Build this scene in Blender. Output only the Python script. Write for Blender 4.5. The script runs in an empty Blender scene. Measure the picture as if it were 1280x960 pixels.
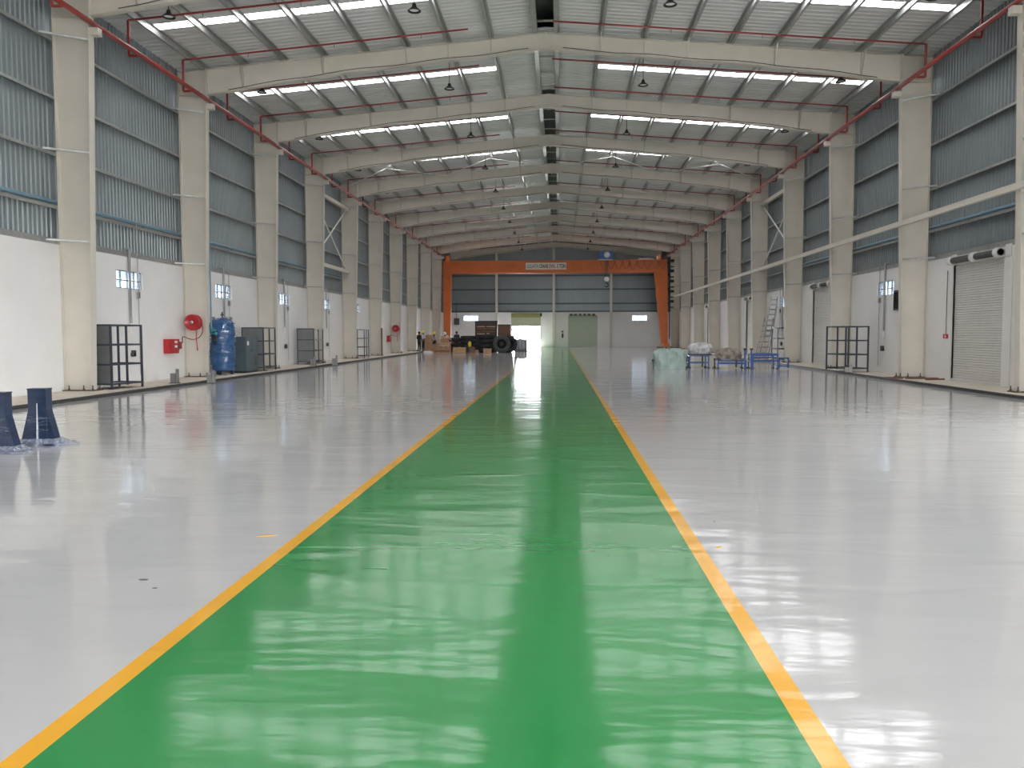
import bpy, bmesh, math, random
from mathutils import Vector, Matrix, Euler
random.seed(7)
PI = math.pi
scene = bpy.context.scene
C = scene.collection

# ------------------------------------------------------------------ camera
cam_d = bpy.data.cameras.new('camera')
cam = bpy.data.objects.new('camera', cam_d); C.objects.link(cam)
cam_d.sensor_width = 36.0
cam_d.lens = 1039.24 / 1280 * 36
cam_d.clip_start = 0.05; cam_d.clip_end = 1000
cam.matrix_world = (Matrix.Translation((0, 0, 1.57)) @ Matrix.Rotation(0.0571, 4, 'Z')
                    @ Matrix.Rotation(PI / 2 - 0.0606, 4, 'X') @ Matrix.Rotation(-0.0022, 4, 'Z'))
scene.camera = cam
# ------------------------------------------------------------------ sky and exposure
SKY = 38.0          # overcast daylight outside
SKYLIGHT = 11.0     # daylight glowing through the translucent roof strips
world = bpy.data.worlds.new('overcast_sky'); scene.world = world
world.use_nodes = True
bg = world.node_tree.nodes['Background']
bg.inputs[0].default_value = (0.93, 0.96, 1.0, 1); bg.inputs[1].default_value = SKY
vs = scene.view_settings
vs.view_transform = 'Standard'; vs.look = 'None'; vs.gamma = 1.0; vs.use_curve_mapping = False
vs.exposure = 0.5
scene.cycles.max_bounces = 10
scene.cycles.diffuse_bounces = 6
scene.cycles.glossy_bounces = 4
scene.cycles.caustics_reflective = False
scene.cycles.caustics_refractive = False
scene.cycles.sample_clamp_indirect = 12

# ------------------------------------------------------------------ hall dimensions (metres)
RX = -0.5                      # ridge line
BAY = 7.5
Y0 = 22.49
K0, K1 = -5, 10                # front and back gable frames
def Yk(k): return Y0 + BAY * k
def dx(s, d): return RX + s * d          # s = -1 left, +1 right; d = distance from the ridge
def top(d): return 12.12 - 0.083 * d     # top of rafters
def roofz(d): return 12.34 - 0.083 * d   # roof sheet
def low(d):                              # underside of rafters
    dep = 0.56 + 0.012 * d if d < 7.5 else 0.65 + (d - 7.5) * 0.052
    return top(d) - dep
DW = 13.27                     # wall inner face
ZW = 4.05                      # top of the white wall
YF, YB = Yk(K0), Yk(K1)
ORD = ['first', 'second', 'third', 'fourth', 'fifth', 'sixth', 'seventh', 'eighth', 'ninth', 'tenth', 'eleventh', 'twelfth', 'thirteenth']

# ------------------------------------------------------------------ materials
MATS = {}
def mat(name, col, rough=0.6, metal=0.0, var=0.08, vscale=3.0, bump=0.0, bscale=40.0, coat=0.0, stretch=None, spec=0.5, alpha=1.0, trans=0.0):
    m = bpy.data.materials.new(name); m.use_nodes = True
    nt = m.node_tree; N = nt.nodes; L = nt.links
    b = N['Principled BSDF']
    b.inputs['Roughness'].default_value = rough; b.inputs['Metallic'].default_value = metal
    b.inputs['Coat Weight'].default_value = coat; b.inputs['Specular IOR Level'].default_value = spec
    b.inputs['Alpha'].default_value = alpha; b.inputs['Transmission Weight'].default_value = trans
    tc = N.new('ShaderNodeTexCoord')
    mp = N.new('ShaderNodeMapping'); L.new(tc.outputs['Object'], mp.inputs[0])
    if stretch: mp.inputs['Scale'].default_value = stretch
    n = N.new('ShaderNodeTexNoise'); n.inputs['Scale'].default_value = vscale; n.inputs['Detail'].default_value = 5
    L.new(mp.outputs[0], n.inputs['Vector'])
    r = N.new('ShaderNodeValToRGB')
    r.color_ramp.elements[0].position = 0.3; r.color_ramp.elements[1].position = 0.7
    a = [max(0, c * (1 - var)) for c in col]; c2 = [min(1, c * (1 + var)) for c in col]
    r.color_ramp.elements[0].color = (*a, 1); r.color_ramp.elements[1].color = (*c2, 1)
    L.new(n.outputs['Fac'], r.inputs[0]); L.new(r.outputs[0], b.inputs['Base Color'])
    if bump > 0:
        n2 = N.new('ShaderNodeTexNoise'); n2.inputs['Scale'].default_value = bscale; n2.inputs['Detail'].default_value = 3
        L.new(mp.outputs[0], n2.inputs['Vector'])
        bp = N.new('ShaderNodeBump'); bp.inputs['Strength'].default_value = 1.0; bp.inputs['Distance'].default_value = bump
        L.new(n2.outputs['Fac'], bp.inputs['Height']); L.new(bp.outputs[0], b.inputs['Normal'])
    MATS[name] = m
    return m
def epoxy(name, col, var, rough, ior=1.54):
    """self-levelled glossy floor coat: faint trowel waves make the reflections streak"""
    m = bpy.data.materials.new(name); m.use_nodes = True
    nt = m.node_tree; N = nt.nodes; L = nt.links; b = N['Principled BSDF']
    b.inputs['IOR'].default_value = ior
    tc = N.new('ShaderNodeTexCoord')
    n = N.new('ShaderNodeTexNoise'); n.inputs['Scale'].default_value = 0.35; n.inputs['Detail'].default_value = 4
    L.new(tc.outputs['Object'], n.inputs['Vector'])
    r = N.new('ShaderNodeValToRGB'); r.color_ramp.elements[0].position = 0.3; r.color_ramp.elements[1].position = 0.7
    r.color_ramp.elements[0].color = (*[c * (1 - var) for c in col], 1); r.color_ramp.elements[1].color = (*[min(1, c * (1 + var)) for c in col], 1)
    L.new(n.outputs['Fac'], r.inputs[0]); L.new(r.outputs[0], b.inputs['Base Color'])
    rr = N.new('ShaderNodeMapRange'); rr.inputs['To Min'].default_value = rough * 0.6; rr.inputs['To Max'].default_value = rough * 1.5
    rn = N.new('ShaderNodeTexNoise'); rn.inputs['Scale'].default_value = 0.8; rn.inputs['Detail'].default_value = 5
    L.new(tc.outputs['Object'], rn.inputs['Vector']); L.new(rn.outputs['Fac'], rr.inputs['Value']); L.new(rr.outputs[0], b.inputs['Roughness'])
    mp = N.new('ShaderNodeMapping'); mp.inputs['Scale'].default_value = (0.55, 1.6, 1.0); mp.inputs['Rotation'].default_value = (0, 0, 0.3)
    L.new(tc.outputs['Object'], mp.inputs[0])
    w1 = N.new('ShaderNodeTexNoise'); w1.inputs['Scale'].default_value = 1.1; w1.inputs['Detail'].default_value = 2; w1.inputs['Distortion'].default_value = 0.6
    L.new(mp.outputs[0], w1.inputs['Vector'])
    w2 = N.new('ShaderNodeTexNoise'); w2.inputs['Scale'].default_value = 5.5; w2.inputs['Detail'].default_value = 2
    L.new(mp.outputs[0], w2.inputs['Vector'])
    b1 = N.new('ShaderNodeBump'); b1.inputs['Distance'].default_value = 0.0095
    b2 = N.new('ShaderNodeBump'); b2.inputs['Distance'].default_value = 0.0012
    L.new(w1.outputs['Fac'], b1.inputs['Height']); L.new(w2.outputs['Fac'], b2.inputs['Height'])
    L.new(b1.outputs[0], b2.inputs['Normal']); L.new(b2.outputs[0], b.inputs['Normal'])
    MATS[name] = m
    return m
def emit(name, col, strength):
    m = bpy.data.materials.new(name); m.use_nodes = True
    nt = m.node_tree; N = nt.nodes
    b = N['Principled BSDF']; b.inputs['Base Color'].default_value = (0.8, 0.8, 0.8, 1)
    b.inputs['Emission Color'].default_value = (*col, 1); b.inputs['Emission Strength'].default_value = strength
    MATS[name] = m
    return m
M = MATS
epoxy('white_epoxy', (0.52, 0.515, 0.51), 0.04, 0.085)
epoxy('green_epoxy', (0.030, 0.245, 0.068), 0.06, 0.115, 1.45)
epoxy('yellow_epoxy', (0.80, 0.40, 0.028), 0.04, 0.12)
mat('concrete', (0.62, 0.56, 0.48), 0.8, var=0.12, vscale=1.5, bump=0.004, bscale=30)
mat('yard_concrete', (0.6, 0.58, 0.55), 0.9, var=0.1)
mat('plaster', (0.80, 0.79, 0.775), 0.85, var=0.03, vscale=0.8, bump=0.002, bscale=60)
mat('cream_paint', (0.62, 0.58, 0.505), 0.5, var=0.05, vscale=1.2)
mat('cladding_grey', (0.235, 0.27, 0.285), 0.36, var=0.05, vscale=0.6, metal=0.3)
mat('roof_sheet', (0.68, 0.69, 0.68), 0.42, metal=0.15, var=0.06, vscale=0.7, bump=0.02, bscale=1.3, stretch=(0.4, 2.5, 1))
mat('galvanised', (0.42, 0.43, 0.42), 0.38, metal=0.6, var=0.12, vscale=6)
mat('vent_dark', (0.13, 0.135, 0.135), 0.7)
mat('white_paint', (0.80, 0.79, 0.77), 0.5, var=0.03)
mat('red_paint', (0.44, 0.02, 0.025), 0.35, var=0.08)
mat('pipe_red', (0.28, 0.032, 0.026), 0.42, var=0.1)
mat('pipe_blue', (0.17, 0.30, 0.39), 0.35, var=0.08)
mat('teal_valve', (0.04, 0.25, 0.29), 0.35)
mat('crane_orange', (0.56, 0.13, 0.02), 0.42, var=0.07, vscale=1.0)
mat('blue_paint', (0.014, 0.08, 0.29), 0.4, var=0.12)
mat('deep_blue', (0.014, 0.027, 0.062), 0.28, var=0.3, vscale=7, bump=0.006, bscale=14, stretch=(0.6, 0.6, 2.4), coat=0.4)
mat('wrap_blue', (0.03, 0.10, 0.25), 0.22, var=0.35, vscale=5, bump=0.025, bscale=9, stretch=(0.6, 0.6, 3), coat=0.5)
mat('rack_steel', (0.055, 0.065, 0.085), 0.42, metal=0.2, var=0.15)
mat('rack_sheet', (0.19, 0.20, 0.20), 0.4, metal=0.3, var=0.1)
mat('cabinet_grey', (0.075, 0.105, 0.12), 0.4, var=0.06)
mat('steel', (0.36, 0.36, 0.36), 0.38, metal=0.7, var=0.1)
mat('dark_steel', (0.09, 0.088, 0.085), 0.5, metal=0.4, var=0.2, vscale=8)
mat('rust_dirt', (0.14, 0.10, 0.07), 0.9, var=0.3, vscale=8)
mat('black', (0.018, 0.018, 0.02), 0.5, var=0.2)
mat('rubber', (0.022, 0.024, 0.026), 0.75, var=0.25, vscale=4)
mat('grey_rubber', (0.05, 0.055, 0.06), 0.7, var=0.2)
mat('cardboard', (0.36, 0.21, 0.12), 0.85, var=0.15, vscale=4)
mat('pale_cardboard', (0.52, 0.35, 0.23), 0.85, var=0.12, vscale=4)
mat('timber', (0.50, 0.31, 0.17), 0.8, var=0.2, vscale=4, stretch=(1, 6, 6))
mat('brown_machine', (0.065, 0.035, 0.028), 0.5, var=0.15)
mat('brown_box', (0.16, 0.075, 0.04), 0.6, var=0.15)
mat('shutter_white', (0.66, 0.65, 0.615), 0.5, metal=0.1, var=0.04)
mat('shutter_green', (0.50, 0.57, 0.46), 0.5, var=0.04)
mat('olive', (0.26, 0.25, 0.10), 0.6, var=0.08)
mat('pale_olive', (0.40, 0.42, 0.30), 0.6, var=0.06)
mat('tarp_green', (0.36, 0.45, 0.41), 0.55, var=0.12, vscale=3, bump=0.03, bscale=6)
mat('grey_film', (0.55, 0.55, 0.56), 0.3, var=0.25, vscale=6, bump=0.03, bscale=9, coat=0.3)
mat('brown_film', (0.28, 0.23, 0.19), 0.4, var=0.3, vscale=5, bump=0.03, bscale=8)
mat('white_bag', (0.75, 0.74, 0.73), 0.5, var=0.08, bump=0.02, bscale=9)
mat('film_clear', (0.30, 0.33, 0.41), 0.14, var=0.3, vscale=9, bump=0.02, bscale=14, alpha=0.5, coat=0.3)
mat('aluminium', (0.22, 0.22, 0.225), 0.35, metal=0.6, var=0.1)
mat('wrap_grey', (0.40, 0.41, 0.45), 0.3, var=0.35, vscale=5, stretch=(5, 5, 0.6), bump=0.02, bscale=6)
mat('yellow_plastic', (0.85, 0.66, 0.06), 0.4)
mat('sign_cream', (0.72, 0.68, 0.58), 0.5, var=0.03)
mat('text_black', (0.03, 0.03, 0.03), 0.6); mat('text_grey', (0.2, 0.18, 0.17), 0.6); mat('text_red', (0.4, 0.04, 0.04), 0.6)
mat('skin', (0.20, 0.10, 0.06), 0.6); mat('hair', (0.012, 0.01, 0.01), 0.6)
mat('shirt_black', (0.02, 0.02, 0.024), 0.8); mat('shirt_white', (0.68, 0.69, 0.72), 0.8); mat('shirt_grey', (0.42, 0.41, 0.38), 0.8)
mat('shirt_pale', (0.55, 0.55, 0.57), 0.8); mat('trousers_dark', (0.02, 0.022, 0.03), 0.8); mat('shoe', (0.02, 0.018, 0.016), 0.6)
mat('helmet_white', (0.8, 0.8, 0.78), 0.35)
emit('skylight_glow', (1.0, 0.985, 1.0), SKYLIGHT)
# thin window glass
g = bpy.data.materials.new('window_glass'); g.use_nodes = True
nt = g.node_tree; nt.nodes.clear()
o_ = nt.nodes.new('ShaderNodeOutputMaterial'); mx = nt.nodes.new('ShaderNodeMixShader'); tr = nt.nodes.new('ShaderNodeBsdfTransparent')
gl = nt.nodes.new('ShaderNodeBsdfGlossy'); fr = nt.nodes.new('ShaderNodeTexNoise'); rp = nt.nodes.new('ShaderNodeValToRGB'); tcn = nt.nodes.new('ShaderNodeTexCoord')
gl.inputs['Roughness'].default_value = 0.05; mx.inputs[0].default_value = 0.08
fr.inputs['Scale'].default_value = 2.2
rp.color_ramp.elements[0].color = (0.125, 0.155, 0.19, 1); rp.color_ramp.elements[1].color = (0.20, 0.215, 0.23, 1)
rp.color_ramp.elements[0].position = 0.35; rp.color_ramp.elements[1].position = 0.6
nt.links.new(tcn.outputs['Object'], fr.inputs['Vector']); nt.links.new(fr.outputs['Fac'], rp.inputs[0]); nt.links.new(rp.outputs[0], tr.inputs[0])
nt.links.new(tr.outputs[0], mx.inputs[1]); nt.links.new(gl.outputs[0], mx.inputs[2]); nt.links.new(mx.outputs[0], o_.inputs[0])
M['window_glass'] = g

# ------------------------------------------------------------------ mesh builder
class MB:
    def __init__(s): s.v = []; s.f = []; s.sm = []
    def add(s, vs_, fs, smooth=False):
        n = len(s.v); s.v += [tuple(v) for v in vs_]; s.f += [tuple(i + n for i in f) for f in fs]; s.sm += [smooth] * len(fs); return s
    def box(s, x0, x1, y0, y1, z0, z1):
        return s.add([(x0, y0, z0), (x1, y0, z0), (x1, y1, z0), (x0, y1, z0), (x0, y0, z1), (x1, y0, z1), (x1, y1, z1), (x0, y1, z1)],
                     [(0, 3, 2, 1), (4, 5, 6, 7), (0, 1, 5, 4), (1, 2, 6, 5), (2, 3, 7, 6), (3, 0, 4, 7)])
    def obox(s, c, size, m=None):
        m = m or Matrix.Identity(3)
        vs_ = []
        for dz in (-.5, .5):
            for (a, b) in ((-.5, -.5), (.5, -.5), (.5, .5), (-.5, .5)):
                vs_.append(Vector(c) + m @ Vector((a * size[0], b * size[1], dz * size[2])))
        return s.add(vs_, [(0, 3, 2, 1), (4, 5, 6, 7), (0, 1, 5, 4), (1, 2, 6, 5), (2, 3, 7, 6), (3, 0, 4, 7)])
    def bar(s, p0, p1, w, h, up=(0, 0, 1)):
        p0, p1 = Vector(p0), Vector(p1); z = (p1 - p0); l = z.length; z.normalize()
        x = Vector(up).cross(z)
        if x.length < 1e-4: x = Vector((1, 0, 0)).cross(z)
        x.normalize(); y = z.cross(x)
        return s.obox((p0 + p1) / 2, (w, h, l), Matrix((x, y, z)).transposed())
    def tube(s, pts, r, n=8, caps=True):
        pts = [Vector(q) for q in pts]; rings = []; m = len(pts)
        ref = None
        for i, q in enumerate(pts):
            t = (pts[min(i + 1, m - 1)] - pts[max(i - 1, 0)]).normalized()
            if ref is None:
                ref = Vector((0, 0, 1)) if abs(t.z) < 0.9 else Vector((1, 0, 0))
            a = ref.cross(t)
            if a.length < 1e-3: a = Vector((0, 1, 0)).cross(t)
            a.normalize(); b = t.cross(a); ref = b
            rr = r[i] if isinstance(r, (list, tuple)) else r
            rings.append([q + a * math.cos(2 * PI * j / n) * rr + b * math.sin(2 * PI * j / n) * rr for j in range(n)])
        vs_ = [v for ring in rings for v in ring]; fs = []
        for i in range(m - 1):
            for j in range(n):
                fs.append((i * n + j, i * n + (j + 1) % n, (i + 1) * n + (j + 1) % n, (i + 1) * n + j))
        s.add(vs_, fs, True)
        if caps:
            s.add(rings[0], [tuple(reversed(range(n)))]); s.add(rings[-1], [tuple(range(n))])
        return s
    def lathe(s, prof, c=(0, 0, 0), n=20, axis='Z', smooth=True, wob=None):
        vs_ = []; fs = []
        for i, (r, h) in enumerate(prof):
            for j in range(n):
                a = 2 * PI * j / n
                rr = r * (wob(a, h) if wob else 1)
                q = (rr * math.cos(a), rr * math.sin(a), h)
                if axis == 'Y': q = (q[0], q[2], q[1])
                if axis == 'X': q = (q[2], q[0], q[1])
                vs_.append((q[0] + c[0], q[1] + c[1], q[2] + c[2]))
        for i in range(len(prof) - 1):
            for j in range(n):
                fs.append((i * n + j, i * n + (j + 1) % n, (i + 1) * n + (j + 1) % n, (i + 1) * n + j))
        return s.add(vs_, fs, smooth)
    def prism(s, poly, y0, y1, plane='XZ'):
        n = len(poly)
        if plane == 'XZ': a = [(x, y0, z) for x, z in poly]; b = [(x, y1, z) for x, z in poly]
        elif plane == 'YZ': a = [(y0, x, z) for x, z in poly]; b = [(y1, x, z) for x, z in poly]
        else: a = [(x, z, y0) for x, z in poly]; b = [(x, z, y1) for x, z in poly]
        fs = [tuple(range(n)), tuple(reversed(range(n, 2 * n)))]
        for i in range(n): fs.append((i, i + n, (i + 1) % n + n, (i + 1) % n))
        return s.add(a + b, fs)
    def mesh(s, name, m=None):
        me = bpy.data.meshes.new(name); me.from_pydata(s.v, [], s.f)
        me.polygons.foreach_set('use_smooth', s.sm)
        bm = bmesh.new(); bm.from_mesh(me); bmesh.ops.recalc_face_normals(bm, faces=bm.faces); bm.to_mesh(me); bm.free()
        if m: me.materials.append(M[m])
        me.update(); return me
    def build(s, name, m, parent=None, loc=None, rotz=0):
        return place(name, s.mesh(name, m), parent, loc, rotz)
def place(name, me, parent=None, loc=None, rotz=0):
    o = bpy.data.objects.new(name, me); C.objects.link(o)
    if parent: o.parent = parent
    if loc: o.location = loc
    if rotz: o.rotation_euler = (0, 0, rotz)
    return o
def tag(o, label, cat, group=None, kind=None):
    o['label'] = label; o['category'] = cat
    if group: o['group'] = group
    if kind: o['kind'] = kind
    return o
def thing(name, label, cat, loc=(0, 0, 0), rotz=0, group=None, kind=None):
    o = bpy.data.objects.new(name, None); C.objects.link(o); o.empty_display_size = 0.1
    o.location = loc; o.rotation_euler = (0, 0, rotz)
    return tag(o, label, cat, group, kind)
def dup(root, loc, rotz, label, group=None):
    r = root.copy(); C.objects.link(r); r.location = loc; r.rotation_euler = (0, 0, rotz); r['label'] = label
    if group: r['group'] = group
    for ch in list(root.children):
        c = ch.copy(); C.objects.link(c); c.parent = r
        for gch in ch.children:
            d = gch.copy(); C.objects.link(d); d.parent = c
    return r
def arc(c, r, a0, a1, n, plane='XZ'):
    out = []
    for i in range(n + 1):
        a = a0 + (a1 - a0) * i / n
        if plane == 'XZ': out.append((c[0] + r * math.cos(a), c[1], c[2] + r * math.sin(a)))
        elif plane == 'YZ': out.append((c[0], c[1] + r * math.cos(a), c[2] + r * math.sin(a)))
        else: out.append((c[0] + r * math.cos(a), c[1] + r * math.sin(a), c[2]))
    return out
def curve_pts(pts, n=6):
    """Catmull-Rom through pts"""
    pts = [Vector(q) for q in pts]; out = []
    for i in range(len(pts) - 1):
        p0 = pts[max(i - 1, 0)]; p1 = pts[i]; p2 = pts[i + 1]; p3 = pts[min(i + 2, len(pts) - 1)]
        for j in range(n):
            t = j / n
            out.append(0.5 * ((2 * p1) + (p2 - p0) * t + (2 * p0 - 5 * p1 + 4 * p2 - p3) * t * t + (3 * p1 - p0 - 3 * p2 + p3) * t ** 3))
    out.append(pts[-1]); return out

# ================================================================== SETTING
# ---- floor
RAIL_L, RAIL_R = -11.4, 10.85
GL, GR = -1.945, 0.951
YW = 0.105
def strip(x0, x1, y0, y1, z=0.0, ny=1):
    m = MB()
    m.add([(x0, y0, z), (x1, y0, z), (x1, y1, z), (x0, y1, z)], [(0, 1, 2, 3)]); return m
fl = strip(RAIL_L, GL - YW, YF, YB); fl.add([(GR + YW, YF, 0), (RAIL_R, YF, 0), (RAIL_R, YB, 0), (GR + YW, YB, 0)], [(0, 1, 2, 3)])
floor = fl.build('floor', 'white_epoxy'); tag(floor, 'glossy pale grey epoxy floor of the hall', 'floor', kind='structure')
strip(GL, GR, YF, YB).build('green_lane', 'green_epoxy', floor)['label'] = 'glossy green walkway lane'
for (a, b) in ((GL - YW, GL), (GR, GR + YW)): strip(a, b, YF, YB).build('yellow_line', 'yellow_epoxy', floor)['label'] = 'yellow border line'
for (a, b) in ((dx(-1, 13.6), RAIL_L), (RAIL_R, dx(1, 13.6))): strip(a, b, YF, YB).build('concrete_strip', 'concrete', floor)['label'] = 'bare cream concrete strip along the wall'
yard = MB()
for a in ((-160, 160, -120, YF), (-160, 160, YB, 260), (-160, dx(-1, 13.6), YF, YB), (dx(1, 13.6), 160, YF, YB)):
    yard.add([(a[0], a[2], -.03), (a[1], a[2], -.03), (a[1], a[3], -.03), (a[0], a[3], -.03)], [(0, 1, 2, 3)])
tag(yard.build('ground_outside', 'yard_concrete'), 'pale concrete yard outside the open door', 'ground', kind='structure')

# ---- white lower walls with openings
def wall_mb(u0, u1, z0, z1, t0, t1, holes, axis):
    us = sorted({u0, u1, *[h[0] for h in holes], *[h[1] for h in holes]}); zs = sorted({z0, z1, *[h[2] for h in holes], *[h[3] for h in holes]})
    m = MB()
    for i in range(len(us) - 1):
        for j in range(len(zs) - 1):
            cu, cz = (us[i] + us[i + 1]) / 2, (zs[j] + zs[j + 1]) / 2
            if any(h[0] < cu < h[1] and h[2] < cz < h[3] for h in holes): continue
            if axis == 'Y': m.box(t0, t1, us[i], us[i + 1], zs[j], zs[j + 1])
            else: m.box(us[i], us[i + 1], t0, t1, zs[j], zs[j + 1])
    return m
WIN = (2.8, 4.5, 3.03, 3.6)          # window in a bay: along the wall, height
DOOR = (2.34, 5.44, 0.0, 3.75)       # roller door in a bay
LEFT_WIN = list(range(0, 10)); RIGHT_WIN = [1, 3, 5, 7, 9]; RIGHT_DOOR = [0, 2, 4, 6, 8]; OPEN_DOOR = [-2, -4]
hl = [(Yk(k) + WIN[0], Yk(k) + WIN[1], WIN[2], WIN[3]) for k in LEFT_WIN]
hr = [(Yk(k) + WIN[0], Yk(k) + WIN[1], WIN[2], WIN[3]) for k in RIGHT_WIN] + [(Yk(k) + DOOR[0], Yk(k) + DOOR[1], -1, DOOR[3]) for k in RIGHT_DOOR + OPEN_DOOR]
wall_left = wall_mb(YF, YB, -0.05, ZW, dx(-1, DW + 0.24), dx(-1, DW + 0.01), hl, 'Y').build('wall_left', 'plaster')
wall_right = wall_mb(YF, YB, -0.05, ZW, dx(1, DW + 0.01), dx(1, DW + 0.24), hr, 'Y').build('wall_right', 'plaster')
tag(wall_left, 'long left wall, white below and ribbed grey cladding above', 'wall', kind='structure')
tag(wall_right, 'long right wall with roller doors, ribbed grey cladding above', 'wall', kind='structure')
BD = [(-5.55, -2.28, -1, 3.5), (1.08, 4.33, -1, 3.6)]
BW = [(8.4, 10.16, 3.02, 3.66), (-11.28, -9.52, 3.04, 3.7)]
wall_back = wall_mb(dx(-1, DW + .24), dx(1, DW + .24), -0.05, ZW, YB, YB + 0.23, BD + BW, 'X').build('wall_back', 'plaster')
tag(wall_back, 'far end wall, white below and dark ribbed cladding above', 'wall', kind='structure')
wall_front = wall_mb(dx(-1, DW + .24), dx(1, DW + .24), -0.05, ZW, YF - 0.23, YF, [(1.5, 9.5, -1, ZW)], 'X').build('wall_front', 'plaster')  # unseen entrance opening, added right of centre to let daylight in from behind
tag(wall_front, 'white and grey end wall with an open entrance added for daylight behind the viewpoint', 'wall', kind='structure')

# ---- ribbed cladding: real trapezoid ribs
def rib_profile(u0, u1, pitch, depth):
    out = []; u = u0
    while u < u1 - 1e-6:
        for a, d in ((0.0, 0), (0.58, 0), (0.68, depth), (0.90, depth)):
            if u + a * pitch < u1: out.append((u + a * pitch, d))
        u += pitch
    out.append((u1, 0)); return out
def side_clad(s):
    m = MB(); pr = rib_profile(0, BAY, 0.2, 0.035)
    d0 = DW + 0.215
    v = []
    for (u, dd) in pr: v += [(s * (d0 + dd), u, ZW - 0.02), (s * (d0 + dd), u, roofz(d0) + 0.06)]
    m.add(v, [(2 * i, 2 * i + 2, 2 * i + 3, 2 * i + 1) for i in range(len(pr) - 1)])
    return m.mesh('cladding_sheet', 'cladding_grey')
for s, w in ((-1, wall_left), (1, wall_right)):
    me = side_clad(s)
    for k in range(K0, K1): place('cladding_sheet', me, w, (RX, Yk(k), 0))
def end_clad(y, sgn, w):
    for i, (a, b) in enumerate(((-13.5, -7.1), (-7.1, 0), (0, 6.4), (6.4, 13.5))):
        m = MB(); pr = rib_profile(a, b, 0.2, 0.035); v = []
        for (u, dd) in pr: v += [(RX + u, y + sgn * dd, ZW - .02), (RX + u, y + sgn * dd, roofz(abs(u)) + 0.06)]
        m.add(v, [(2 * i, 2 * i + 2, 2 * i + 3, 2 * i + 1) for i in range(len(pr) - 1)])
        m.build('cladding_sheet', 'cladding_grey', w)
end_clad(YB + 0.22, 1, wall_back); end_clad(YF - 0.22, -1, wall_front)
# corner flashings and verge sheets close the gable ends
for y0, y1, w in ((YB - .03, YB + .30, wall_back), (YF - .30, YF + .03, wall_front)):
    for s in (-1, 1):
        a, b = dx(s, DW + .2), dx(s, DW + .30)
        MB().box(min(a, b), max(a, b), y0, y1, -.05, roofz(13.5) + .1).build('corner_flashing', 'cladding_grey', w)
        MB().prism([(dx(s, 0), roofz(0) - .006), (dx(s, 13.8), roofz(13.8) - .006), (dx(s, 13.8), roofz(13.8) + .09), (dx(s, 0), roofz(0) + .09)], y0, y1).build('verge_sheet', 'roof_sheet', w)
    MB().box(dx(-1, .45), dx(1, .45), y0 if w is wall_front else YB, y1 if w is wall_back else YF, roofz(0) - .03, roofz(0) + .7).build('vent_end_cap', 'vent_dark', w)
# ---- girts (channel rails behind the cladding)
GIRT_Z = [4.14, 5.08, 6.52, 8.05, 9.6]
def channel(L_, dep, lip, t, axis_len):   # web horizontal, lips down
    m = MB()
    def bx(a0, a1, z0, z1):
        if axis_len == 'Y': m.box(a0, a1, 0, L_, z0, z1)
        else: m.box(0, L_, a0, a1, z0, z1)
    bx(0, dep, -t, 0); bx(0, t, -lip, -t); bx(dep - t, dep, lip * 0.0 - t, lip)
    return m
gm_ = channel(BAY - 0.02, 0.19, 0.075, 0.006, 'Y').mesh('girt', 'galvanised')
gb = channel(BAY - 0.02, 0.21, 0.10, 0.008, 'Y').mesh('base_girt', 'galvanised')
for s, w in ((-1, wall_left), (1, wall_right)):
    for k in range(-2, K1):
        for i, z in enumerate(GIRT_Z):
            o = place('girt', gb if i == 0 else gm_, w, (dx(s, DW + 0.005), Yk(k) + 0.01, z)); o.scale.x = s
ge = channel(DW * 2, 0.19, 0.09, 0.006, 'X').mesh('girt', 'cabinet_grey')
for i, z in enumerate([4.14, 5.05, 6.7, 8.3, 9.7]):
    place('girt', ge, wall_back, (dx(-1, DW), YB + 0.0, z))
# struts and cross rods of the braced bay
for s, w in ((-1, wall_left), (1, wall_right)):
    for z in (9.42, 5.5):
        MB().box(dx(s, 12.9) - .09, dx(s, 12.9) + .09, Yk(3) + .05, Yk(4) - .05, z - .1, z + .1).build('strut', 'cream_paint', w)
    for (za, zb) in ((9.3, 5.6), (5.6, 9.3), (5.4, 0.3), (0.3, 5.4)):
        if zb < 1 or za < 1:
            continue
        MB().bar((dx(s, 13.0), Yk(3) + .1, za), (dx(s, 13.0), Yk(4) - .1, zb), 0.06, 0.06).build('brace_rod', 'white_paint', w)

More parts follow.
